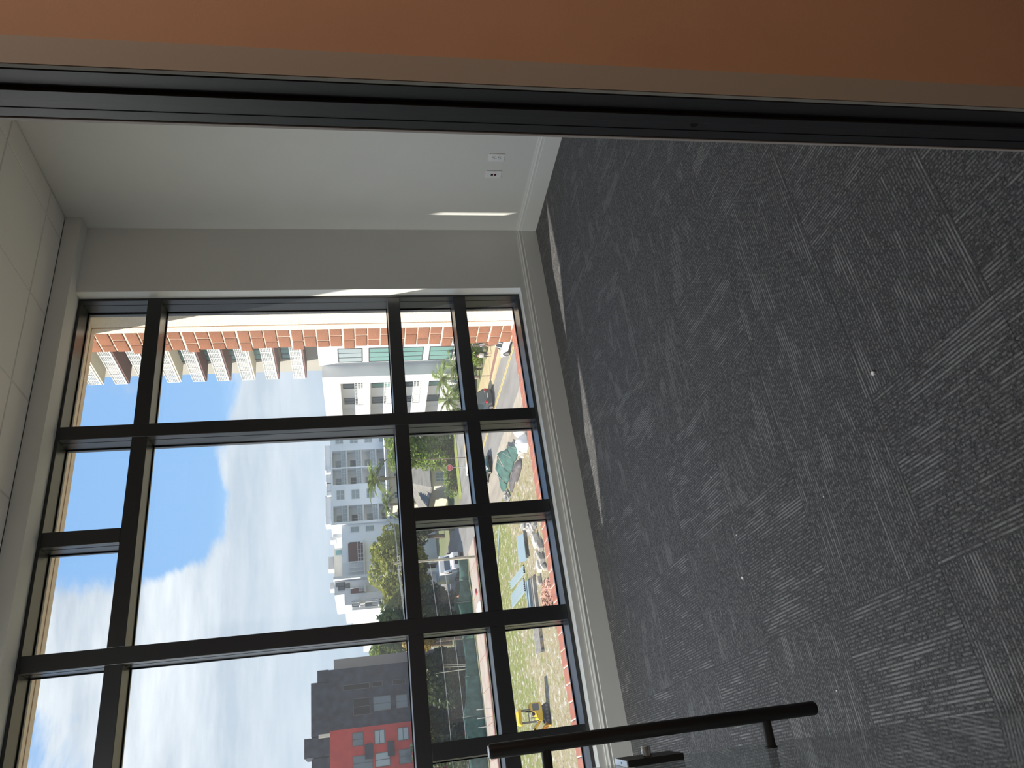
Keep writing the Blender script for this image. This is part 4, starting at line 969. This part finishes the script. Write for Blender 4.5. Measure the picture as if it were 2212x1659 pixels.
fence('short green mesh fence with thin white stakes', [(9.6, 96.9), (6.0, 96.6), (2.0, 96.4)], [2.2, 2.4, 2.4], [0, 0, 0])
for x in (9.0, 8.1, 7.2):
    o = MB().tube([(0, 0, 0), (0, 0, 1.7)], 0.04, 6).build('white_stake', m_wtrim); o.location = (x, 89.4, G); tag(o, 'thin white stake before the green mesh fence', 'stake', 'white stakes by the fence')

# ------------------------------------------------------------------ vehicles
m_tire = mat('tyre', (0.02, 0.02, 0.022), 0.8); m_rim = mat('wheel_rim', (0.45, 0.46, 0.48), 0.3, 0.5, metal=0.8)
m_carglass = mat('car_glass', (0.03, 0.045, 0.05), 0.06, 0.7); m_tail = mat('tail_lamp', (0.55, 0.02, 0.03), 0.3); m_head = mat('head_lamp', (0.75, 0.78, 0.8), 0.15)
def car(name, label, x, y, rz, paint, Lc=4.6, Wc=1.82, Hc=1.5, suv=False, cat='car'):
    t = thing(name, label, cat, (x, y, G-0.02), rz); l2, w2 = Lc/2, Wc/2; zb, zs = 0.28, (1.02 if suv else 0.9)
    st = [(-l2, 0.55, zb+0.2, zs-0.12), (-l2+0.12, 0.88, zb, zs-0.02), (-l2+0.7, 1.0, zb, zs), (0, 1.0, zb, zs), (l2-1.1, 1.0, zb, zs-0.02), (l2-0.3, 0.93, zb, zs-0.16), (l2, 0.62, zb+0.15, zs-0.30)]
    rings = []
    for sx, k, a, b in st:
        w_ = w2*k; m_ = (a+b)/2
        rings.append([(sx, -w_*0.94, a), (sx, -w_, m_), (sx, -w_*0.97, b-0.05), (sx, -w_*0.88, b), (sx, w_*0.88, b), (sx, w_*0.97, b-0.05), (sx, w_, m_), (sx, w_*0.94, a)])
    body = smooth_angle(MB().loft(rings).build('body', paint, t), 40)
    rear = -l2+0.12 if suv else -l2+0.65
    cab = [(rear, 0.84, zs-0.02, zs), (rear+0.35, 0.80, zs-0.02, Hc-0.10), (rear+0.8, 0.76, zs-0.02, Hc-0.02), (0.35, 0.76, zs-0.02, Hc-0.03), (l2-1.15, 0.86, zs-0.04, zs+0.0)]
    rings = []
    for sx, k, a, b in cab:
        wl, wt = w2*0.90, w2*k*0.86
        b = max(b, a+0.02); rings.append([(sx, -wl, a), (sx, -wt, b), (sx, wt, b), (sx, wl, a)])
    smooth_angle(MB().loft(rings).build('windows', m_carglass, t), 25)
    rf_ = MB(); rp = [(rear+0.38, Hc-0.085), (rear+0.8, Hc+0.0), (0.32, Hc-0.005), (0.62, Hc-0.14)]
    rf_.loft([[(u, -w2*0.66, v-0.03), (u, -w2*0.64, v+0.015), (u, w2*0.64, v+0.015), (u, w2*0.66, v-0.03)] for u, v in rp]); smooth_angle(rf_.build('roof', paint, t), 40)
    for sg in (-1, 1):
        pl = MB()
        for px in (rear+0.75, -0.15, 0.55):
            pl.add([(px-0.05, sg*w2*0.905, zs-0.02), (px+0.05, sg*w2*0.905, zs-0.02), (px+0.04, sg*w2*0.675, Hc-0.04), (px-0.04, sg*w2*0.675, Hc-0.04),
                    (px-0.05, sg*w2*0.86, zs-0.02), (px+0.05, sg*w2*0.86, zs-0.02), (px+0.04, sg*w2*0.64, Hc-0.04), (px-0.04, sg*w2*0.64, Hc-0.04)],
                   [(0, 1, 2, 3), (4, 5, 6, 7), (0, 1, 5, 4), (1, 2, 6, 5), (2, 3, 7, 6), (3, 0, 4, 7)])
        pl.build('pillars', paint, t)
        MB().obox((l2-0.16, sg*w2*0.66, zs-0.26), (0.16, 0.36, 0.15), sg*-0.25).build('headlight', m_head, t)
        MB().obox((-l2+0.08, sg*w2*0.70, zs-0.16), (0.12, 0.30, 0.22), sg*0.2).build('tail_light', m_tail, t)
        MB().obox((0.62, sg*(w2*0.98), zs+0.04), (0.12, 0.16, 0.12)).build('mirror', paint, t)
        for wx in (-l2+0.85, l2-0.88):
            wl = MB(); wl.tube([(wx, sg*(w2-0.20), 0.33), (wx, sg*(w2+0.005), 0.33)], 0.33, 18); wh = wl.build('wheel', m_tire, t)
            MB().tube([(wx, sg*(w2-0.02), 0.33), (wx, sg*(w2+0.015), 0.33)], 0.21, 14).build('rim', m_rim, wh)
    MB().box(-l2-0.01, -l2+0.04, -0.26, 0.26, zs-0.36, zs-0.24).build('number_plate', m_wtrim, t)
    return t
m_pw = mat('car_white', (0.78, 0.78, 0.78), 0.2, 0.5, coat=0.5); m_pd = mat('car_charcoal', (0.055, 0.065, 0.07), 0.25, 0.5, coat=0.5); m_pg = mat('car_dark_green', (0.02, 0.055, 0.05), 0.2, 0.5, coat=0.6)
car('car', 'white car beside the brick pier on the street', 35.0, 54.75, PI/2, m_pw, 4.5)
car('suv', 'dark grey sport utility car seen from behind near the planting bed', 35.0, 67.7, PI/2, m_pd, 4.7, 1.86, 1.72, True)
car('car', 'dark green car driving on the near side of the street', 30.3, 73.0, -PI/2, m_pg, 4.4)
car('car', 'white car parked further along the street past the dark car', 35.2, 77.6, PI/2, m_pw, 4.4)
# white truck facing the lot
tk = thing('truck', 'white box truck parked facing the lot under the trees', 'truck', (28.9, 101.6, G-0.02))
MB().cbox(-1.2, 1.2, 0.4, 6.2, 0.75, 3.15, 0.06).build('cargo_box', m_pw, tk)
cab = MB(); cab.loft([[(-1.1, y, z0), (-1.1, y, z1), (1.1, y, z1), (1.1, y, z0)] for y, z0, z1 in ((-1.25, 0.62, 1.35), (-1.15, 0.5, 1.5), (-0.25, 0.5, 1.72), (0.35, 0.5, 2.6), (0.42, 0.5, 2.62))])
smooth_angle(cab.build('cab', m_pw, tk), 30)
MB().add([(-0.98, -0.22, 1.78), (0.98, -0.22, 1.78), (0.92, 0.28, 2.5), (-0.92, 0.28, 2.5), (-0.98, -0.16, 1.76), (0.98, -0.16, 1.76), (0.92, 0.34, 2.48), (-0.92, 0.34, 2.48)], [(0, 1, 2, 3), (4, 5, 6, 7), (0, 1, 5, 4), (1, 2, 6, 5), (2, 3, 7, 6), (3, 0, 4, 7)]).build('windshield', m_carglass, tk)
MB().box(-0.55, 0.55, -1.29, -1.24, 0.78, 1.22).build('grille', m_slot, tk); MB().cbox(-1.15, 1.15, -1.38, -1.2, 0.42, 0.66, 0.03).build('bumper', mat('bumper_dark', (0.06, 0.06, 0.06), 0.6), tk)
for sg in (-1, 1):
    MB().box(sg*0.86-0.2, sg*0.86+0.2, -1.29, -1.22, 0.88, 1.18).build('headlight', m_head, tk)
    MB().tube([(sg*1.3, -0.1, 1.6), (sg*1.3, -0.1, 2.0)], 0.09, 8).build('mirror', m_slot, tk)
    for wy in (-0.55, 4.6):
        wh = MB().tube([(sg*0.85, wy, 0.45), (sg*1.12, wy, 0.45)], 0.45, 18).build('wheel', m_tire, tk); MB().tube([(sg*1.1, wy, 0.45), (sg*1.13, wy, 0.45)], 0.25, 14).build('rim', m_rim, wh)

# ------------------------------------------------------------------ mini excavator on the lawn
m_ye = mat('machine_yellow', (0.72, 0.45, 0.03), 0.45, 0.4, var=0.05, vscale=2); m_ge = mat('machine_grey', (0.10, 0.10, 0.105), 0.6); m_or = mat('machine_orange', (0.62, 0.26, 0.04), 0.5)
ex = thing('mini_excavator', 'small yellow excavator with an open canopy standing on the lawn', 'excavator', (5.3, 61.0, G)); ex.scale = (0.86, 0.9, 1.0)
for sg in (-1, 1):
    tr = MB(); prof = [(-0.85, 0.22), (-0.72, 0.05), (-0.55, 0.0), (0.55, 0.0), (0.72, 0.05), (0.85, 0.22), (0.72, 0.40), (0.55, 0.45), (-0.55, 0.45), (-0.72, 0.40)]
    tr.prism(prof, sg*0.42-0.14, sg*0.42+0.14, 'y'); tk_ = tr.build('track', m_tire, ex)
    for x in (-0.6, -0.3, 0, 0.3, 0.6): MB().tube([(x, sg*0.42-0.16, 0.22), (x, sg*0.42+0.16, 0.22)], 0.11, 10).build('roller', m_ge, tk_)
MB().cbox(-0.5, 0.5, -0.4, 0.4, 0.3, 0.58, 0.03).build('undercarriage', m_ge, ex)
bd = MB(); bd.loft([[(x, -w_, z0), (x, -w_, z1), (x, w_, z1), (x, w_, z0)] for x, w_, z0, z1 in ((-0.55, 0.48, 0.6, 0.85), (-0.35, 0.56, 0.58, 0.98), (0.15, 0.58, 0.58, 1.10), (0.35, 0.58, 0.58, 1.45), (0.75, 0.55, 0.58, 1.48), (0.98, 0.40, 0.65, 1.35))])
smooth_angle(bd.build('engine_body', m_ye, ex), 35)
MB().box(0.30, 0.85, -0.592, -0.57, 0.80, 1.30).build('engine_grille', m_ge, ex)
MB().box(-0.10, -0.04, -0.60, -0.57, 0.95, 1.02).build('lamp', m_tail, ex)
for x, y in ((-0.55, -0.5), (-0.55, 0.5), (0.42, -0.5), (0.42, 0.5)): MB().tube([(x, y, 0.9), (x+0.02, y, 2.22)], 0.04, 8).build('canopy_post', m_ge, ex)
MB().box(-0.55, 0.42, -0.52, -0.48, 1.62, 1.67).build('side_rail', m_ge, ex)
MB().loft([[(x, -w_, z0), (x, -w_, z1), (x, w_, z1), (x, w_, z0)] for x, w_, z0, z1 in ((-0.75, 0.55, 2.16, 2.26), (-0.6, 0.6, 2.2, 2.42), (0.4, 0.6, 2.2, 2.42), (0.55, 0.55, 2.18, 2.3))]).build('canopy', m_ye, ex)
MB().cbox(-0.05, 0.32, -0.22, 0.22, 1.08, 1.26, 0.04).build('seat', m_slot, ex); MB().obox((0.30, 0, 1.5), (0.10, 0.42, 0.5), 0, 0, 0.15).build('seat_back', m_slot, ex)
for y in (-0.28, 0.28): MB().tube([(-0.25, y, 1.0), (-0.2, y, 1.42)], 0.025, 6).build('control_lever', m_ge, ex)
bm2 = MB()
for a, b, w_ in (((-0.55, 0.75), (-1.15, 1.25), 0.18), ((-1.15, 1.25), (-1.45, 0.95), 0.17)):
    d = Vector((b[0]-a[0], 0, b[1]-a[1])); bm2.obox(((a[0]+b[0])/2, 0, (a[1]+b[1])/2), (d.length+0.1, 0.16, w_), 0, 0, math.atan2(-d.z, d.x))
bo = bm2.build('boom', m_ye, ex)
MB().obox((-1.28, 0, 0.72), (0.75, 0.13, 0.14), 0, 0, math.atan2(0.55, 0.4)).build('arm', m_or, ex)
MB().prism([(-1.25, 0.45), (-1.1, 0.20), (-0.85, 0.14), (-0.72, 0.32), (-0.9, 0.42), (-1.05, 0.55)], -0.25, 0.25, 'y').build('bucket', m_or, ex)
MB().tube([(-0.6, 0.02, 0.95), (-1.1, 0.02, 1.42)], 0.045, 8).build('hydraulic_ram', m_satin, bo)
MB().prism([(-1.02, 0.06), (-0.96, 0.06), (-0.94, 0.25), (-1.0, 0.44), (-1.06, 0.44), (-1.0, 0.25)], -0.6, 0.6, 'y').build('dozer_blade', m_ye, ex)

# ------------------------------------------------------------------ site debris on the lawn
def debris(o, lab, cat, loc, rz=0, group=None): o.location = loc; o.rotation_euler = (0, 0, rz); return tag(o, lab, cat, group)
m_corr = mat('blue_grey_metal_sheet', (0.23, 0.30, 0.33), 0.5, 0.4); m_tim = mat('grey_timber', (0.27, 0.25, 0.22), 0.9, var=0.2, vscale=3)
def corr(Ls, Ws, nrib):
    prof = []; n = nrib*4
    for i in range(n+1):
        u = i/n; prof.append((Ws*(u-0.5), 0.13*(1 if (i % 4) in (1, 2) else 0)))
    mb = MB(); v = [(x, y, z) for y in (-Ls/2, Ls/2) for x, z in prof] + [(x, y, z-0.012) for y in (-Ls/2, Ls/2) for x, z in prof]; m_ = n+1
    f = [(i, i+1, m_+i+1, m_+i) for i in range(n)] + [(2*m_+i, 2*m_+i+1, 3*m_+i+1, 3*m_+i) for i in range(n)]
    return mb.add(v, f)
debris(corr(6.8, 0.75, 4).build('corrugated_sheet', m_corr), 'narrow corrugated metal sheet lying on the grass', 'metal sheet', (16.95, 65.8, G+0.03), -0.06)
debris(corr(6.6, 1.15, 7).build('corrugated_sheet', m_corr), 'wide corrugated metal sheet lying beside the narrow one', 'metal sheet', (15.7, 66.4, G+0.03), -0.03)
pan = MB(); pan.add([(-1.2, -0.75, 0.35), (1.05, -0.85, 0.30), (1.25, 0.55, 0.62), (-0.9, 0.75, 0.66), (-1.2, -0.75, 0.31), (1.05, -0.85, 0.26), (1.25, 0.55, 0.58), (-0.9, 0.75, 0.62)], [(0, 1, 2, 3), (7, 6, 5, 4), (0, 1, 5, 4), (1, 2, 6, 5), (2, 3, 7, 6), (3, 0, 4, 7)])
for sx in (-0.7, 0.7): pan.box(sx-0.15, sx+0.15, -0.3, 0.5, 0.0, 0.36)
debris(pan.build('blue_grey_panel', m_corr), 'flat blue grey panel propped above the lawn', 'panel', (17.9, 60.6, G))
debris(MB().cbox(-1.6, 1.6, -0.8, 0.8, 0.0, 0.25, 0.03).box(-1.6, 1.6, -0.82, -0.6, 0.25, 0.34).box(-1.6, 1.6, 0.1, 0.22, 0.25, 0.33).build('formwork_tray', m_corr), 'long metal tray lying on the dry ground', 'tray', (13.8, 61.4, G), -0.15)
debris(MB().box(-1.3, 1.3, -0.45, 0.45, 0.0, 0.18).box(-1.3, 1.3, -0.45, -0.35, 0.18, 0.26).box(-1.3, 1.3, 0.3, 0.4, 0.18, 0.26).build('timber_frame', m_tim), 'weathered timber frame beside the metal tray', 'timber', (13.9, 59.4, G), -0.12)
debris(MB().tube([(-1.9, -1.75, 0.06), (1.9, 1.75, 0.06)], 0.06, 8).build('pipe', m_corr), 'pale blue pipe lying across the lawn', 'pipe', (22.3, 72.6, G), PI/2-0.1)
pal = thing('pallet_stack', 'grey wooden pallet lying on the sandy ground', 'pallet', (10.5, 60.3, G), -0.1)
for k in range(7): MB().box(-0.95, 0.95, -1.0+k*0.3, -0.80+k*0.3, 0.22, 0.27).build('slat', m_tim, pal)
for x in (-0.85, 0, 0.85): MB().box(x-0.08, x+0.08, -1.0, 1.0, 0.0, 0.22).build('bearer', m_tim, pal)
m_blk = mat('concrete_block', (0.62, 0.58, 0.50), 0.9, 0.2, var=0.12, vscale=3); m_blk2 = mat('grey_concrete_block', (0.36, 0.34, 0.31), 0.9, 0.2, var=0.15, vscale=3)
for k, (x, y, sx, sy, sz, a, mm, lab) in enumerate(((17.1, 56.0, 1.2, 0.9, 0.5, 0.5, m_blk, 'broad pale concrete slab next to the grey stones'), (16.4, 55.0, 1.3, 0.5, 0.45, 0.7, m_blk2, 'grey concrete block lying behind the pale slab'), (16.15, 56.25, 1.2, 0.25, 0.3, 0.75, m_blk, 'thin pale kerb stone among the blocks'),
        (15.5, 55.2, 1.1, 0.55, 0.45, 0.8, m_blk2, 'dark grey concrete block in the middle of the heap'), (15.2, 56.3, 1.1, 0.7, 0.4, 0.4, m_blk, 'pale concrete block beside the rubble'), (14.8, 55.0, 1.3, 0.3, 0.35, 0.9, m_blk, 'long pale kerb stone beside the rubble'), (14.3, 57.0, 0.8, 0.5, 0.35, 0.2, m_blk2, 'small grey block at the edge of the rubble'))):
    debris(MB().cbox(-sx*0.4, sx*0.4, -sy*0.38, sy*0.38, 0, sz*0.9, 0.04).build('concrete_block', mm), lab, 'block', (x, y, G), a, 'concrete blocks on the lot')
def pile(name, lab, cat, cx, cy, rx, ry, n, s0, s1, m, seed):
    r = random.Random(seed); mb = MB()
    for _ in range(n):
        a = r.random()*6.28; q = math.sqrt(r.random()); s = r.uniform(s0, s1)
        mb.obox((rx*q*math.cos(a), ry*q*math.sin(a), s*0.3+0.35*(1-q)*r.random()), (s*1.4, s, s*0.8), r.random()*3, r.uniform(-0.5, 0.5), r.uniform(-0.5, 0.5))
    o = mb.build(name, m); o.location = (cx, cy, G); tag(o, lab, cat, None, 'stuff'); return o
pile('brick_rubble', 'reddish brick rubble scattered on the sand', 'rubble', 12.7, 55.6, 1.2, 1.8, 170, 0.10, 0.24, mat('rubble_red', (0.48, 0.27, 0.19), 0.9, var=0.35, vscale=2), 1)
pile('stone_rubble', 'grey broken stones beside the concrete blocks', 'rubble', 18.9, 56.5, 0.7, 1.3, 60, 0.2, 0.5, m_blk2, 2)
pile('stone_rubble', 'pale broken stones beside the white sack', 'rubble', 24.9, 56.5, 0.4, 0.5, 34, 0.2, 0.42, m_blk, 3)
pile('stone_rubble', 'few dark stones near the blue grey panel', 'rubble', 19.7, 59.9, 0.4, 0.5, 12, 0.15, 0.35, m_blk2, 4)
pile('litter_heap', 'dark litter heap at the end of the black tarp', 'litter', 24.2, 65.2, 0.6, 0.9, 40, 0.12, 0.32, m_blk2, 5)
def lump(name, lab, cat, x, y, sx, sy, sz, rz, m, seed):
    mb = MB(); nu, nv = 16, 7; r = random.Random(seed); v = []; ph = [r.random()*6 for _ in range(6)]
    for j in range(nv+1):
        t = j/nv
        for i in range(nu):
            a = 2*PI*i/nu; q = (1-t**2.2)**0.6*(1+0.10*math.sin(3*a+ph[0])+0.07*math.sin(7*a+ph[1]+4*t))
            cx = math.copysign(abs(math.cos(a))**0.55, math.cos(a)); cy2 = math.copysign(abs(math.sin(a))**0.55, math.sin(a))
            v.append((sx*q*cx, sy*q*cy2, sz*t*(1+0.1*math.sin(5*a+ph[2]))))
    f = [(j*nu+i, j*nu+(i+1) % nu, (j+1)*nu+(i+1) % nu, (j+1)*nu+i) for j in range(nv) for i in range(nu)] + [tuple(range(nu))[::-1]]
    o = mb.add(v, f).build(name, m, None, True); o.location = (x, y, G); o.rotation_euler = (0, 0, rz); return tag(o, lab, cat)
m_tarp = mat('black_tarp', (0.085, 0.075, 0.075), 0.6, var=0.2, vscale=2); m_sack = mat('white_sack', (0.80, 0.79, 0.77), 0.8, var=0.04, vscale=2)
lump('tarp_heap', 'long heap covered by a dark tarp beside the mesh fence', 'tarp', 24.35, 59.2, 0.5, 1.5, 0.6, 0.1, m_tarp, 1)
lump('tarp_heap', 'crumpled end of dark tarp on the dry grass', 'tarp', 24.5, 62.2, 0.5, 1.4, 0.35, 0.15, m_tarp, 2)
lump('sack', 'large white sack beside the brick sill view of the verge', 'sack', 24.9, 54.9, 0.62, 0.6, 0.95, 0.2, m_sack, 3)
lump('sack', 'greyish white sack behind the large one', 'sack', 26.3, 55.6, 0.5, 0.45, 0.8, 0.3, mat('grey_sack', (0.55, 0.56, 0.57), 0.8), 4)
lump('sack', 'white plastic heap on the side street by the fence', 'sack', 19.6, 89.6, 0.9, 1.3, 0.5, 0.1, m_sack, 5)
o = debris(MB().cbox(-0.3, 0.3, -0.2, 0.2, 0, 0.22, 0.03).build('red_crate', mat('faded_red', (0.42, 0.06, 0.07), 0.6)), 'small red crate on the pale side street', 'crate', (22.2, 91.2, G), 0.4)

# ------------------------------------------------------------------ people
def person(label, x, y, rz, h, bands, lean=0.12, stride=0.28):
    """bands: list of (relative height, colour) from the feet up"""
    k = h/1.75; J = {}; ed = []
    def j(n, p, r): J[n] = (Vector(p)*k, r*k)
    j('pelvis', (0, 0, 0.95), 0.15); j('waist', (lean*0.3, 0, 1.12), 0.135); j('chest', (lean*0.6, 0, 1.33), 0.16); j('neck', (lean*0.8, 0, 1.49), 0.06); j('head0', (lean, 0, 1.58), 0.085); j('head1', (lean+0.02, 0, 1.68), 0.09)
    ed += [('pelvis', 'waist'), ('waist', 'chest'), ('chest', 'neck'), ('neck', 'head0'), ('head0', 'head1')]
    for s, n in ((1, 'l'), (-1, 'r')):
        st_ = stride*s
        j('hip'+n, (0, 0.09*s, 0.90), 0.10); j('knee'+n, (st_*0.45+0.04, 0.10*s, 0.50), 0.065); j('ankle'+n, (st_*0.9-0.04, 0.10*s, 0.09), 0.045); j('toe'+n, (st_*0.9+0.13, 0.11*s, 0.04), 0.035)
        j('sh'+n, (lean*0.65, 0.18*s, 1.40), 0.065); j('el'+n, (lean*0.4-st_*0.3, 0.23*s, 1.14), 0.045); j('wr'+n, (lean*0.4-st_*0.6+0.08, 0.22*s, 0.92), 0.033); j('hd'+n, (lean*0.4-st_*0.6+0.12, 0.215*s, 0.83), 0.035)
        ed += [('pelvis', 'hip'+n), ('hip'+n, 'knee'+n), ('knee'+n, 'ankle'+n), ('ankle'+n, 'toe'+n), ('chest', 'sh'+n), ('sh'+n, 'el'+n), ('el'+n, 'wr'+n), ('wr'+n, 'hd'+n)]
    names = list(J); me = bpy.data.meshes.new('person'); me.from_pydata([J[n][0] for n in names], [(names.index(a), names.index(b)) for a, b in ed], []); me.update()
    o = bpy.data.objects.new('person', me); C.objects.link(o)
    o.modifiers.new('skin', 'SKIN'); sv = me.skin_vertices[0].data
    for i, n in enumerate(names): sv[i].radius = (J[n][1],)*2; sv[i].use_root = (n == 'pelvis')
    ss_ = o.modifiers.new('sub', 'SUBSURF'); ss_.levels = 2; ss_.render_levels = 2
    dg = bpy.context.evaluated_depsgraph_get(); m2 = bpy.data.meshes.new_from_object(o.evaluated_get(dg)); bpy.data.objects.remove(o)
    zs_ = [v.co.z for v in m2.vertices]; lo_, hi_ = min(zs_), max(zs_)
    mt_ = bpy.data.materials.new('clothing'); mt_.use_nodes = True; n_ = mt_.node_tree.nodes; l_ = mt_.node_tree.links
    tcn = n_.new('ShaderNodeTexCoord'); sp = n_.new('ShaderNodeSeparateXYZ'); l_.new(tcn.outputs['Generated'], sp.inputs[0])
    rp = n_.new('ShaderNodeValToRGB'); rp.color_ramp.interpolation = 'CONSTANT'; l_.new(sp.outputs[2], rp.inputs[0]); l_.new(rp.outputs[0], n_['Principled BSDF'].inputs['Base Color']); n_['Principled BSDF'].inputs['Roughness'].default_value = 0.85
    e_ = rp.color_ramp.elements; e_[0].position = 0; e_[0].color = (*bands[0][1], 1); e_[1].position = bands[1][0]; e_[1].color = (*bands[1][1], 1)
    for p_, c_ in bands[2:]: q_ = e_.new(p_); q_.color = (*c_, 1)
    m2.materials.clear(); o = link('person', m2, mt_, None, True); o.location = (x, y, G+0.14-lo_); o.rotation_euler = (0, 0, rz)
    tag(o, label, 'person')
    hr = MB(); hr.loft([[(J['head1'][0].x-0.02*k+rr*math.cos(a), rr*math.sin(a), J['head1'][0].z+zz*k) for a in [2*PI*i/10 for i in range(10)]] for zz, rr in ((-0.03, 0.098*k), (0.03, 0.104*k), (0.075, 0.085*k), (0.105, 0.04*k))])
    hr.build('hair', mat('hair', (0.04, 0.03, 0.025), 0.8), o, True)
    return o
SK = (0.45, 0.27, 0.19)
person('person in a pale grey top and orange shorts walking on the pavement', 39.0, 62.3, PI/2+0.4, 1.55, [(0, (0.5, 0.45, 0.4)), (0.06, SK), (0.34, (0.55, 0.22, 0.08)), (0.55, (0.60, 0.60, 0.66)), (0.84, SK)])
person('person in dark trousers and a white top walking on the pavement', 38.5, 63.5, PI/2-0.3, 1.55, [(0, (0.6, 0.6, 0.6)), (0.06, SK), (0.22, (0.05, 0.05, 0.06)), (0.52, (0.75, 0.72, 0.68)), (0.84, SK)])
person('worker in an orange vest standing beyond the fence mesh', 23.4, 97.8, 0.6, 1.7, [(0, (0.06, 0.06, 0.07)), (0.06, (0.12, 0.13, 0.17)), (0.5, (0.70, 0.24, 0.10)), (0.84, SK)], 0.05, 0.1)
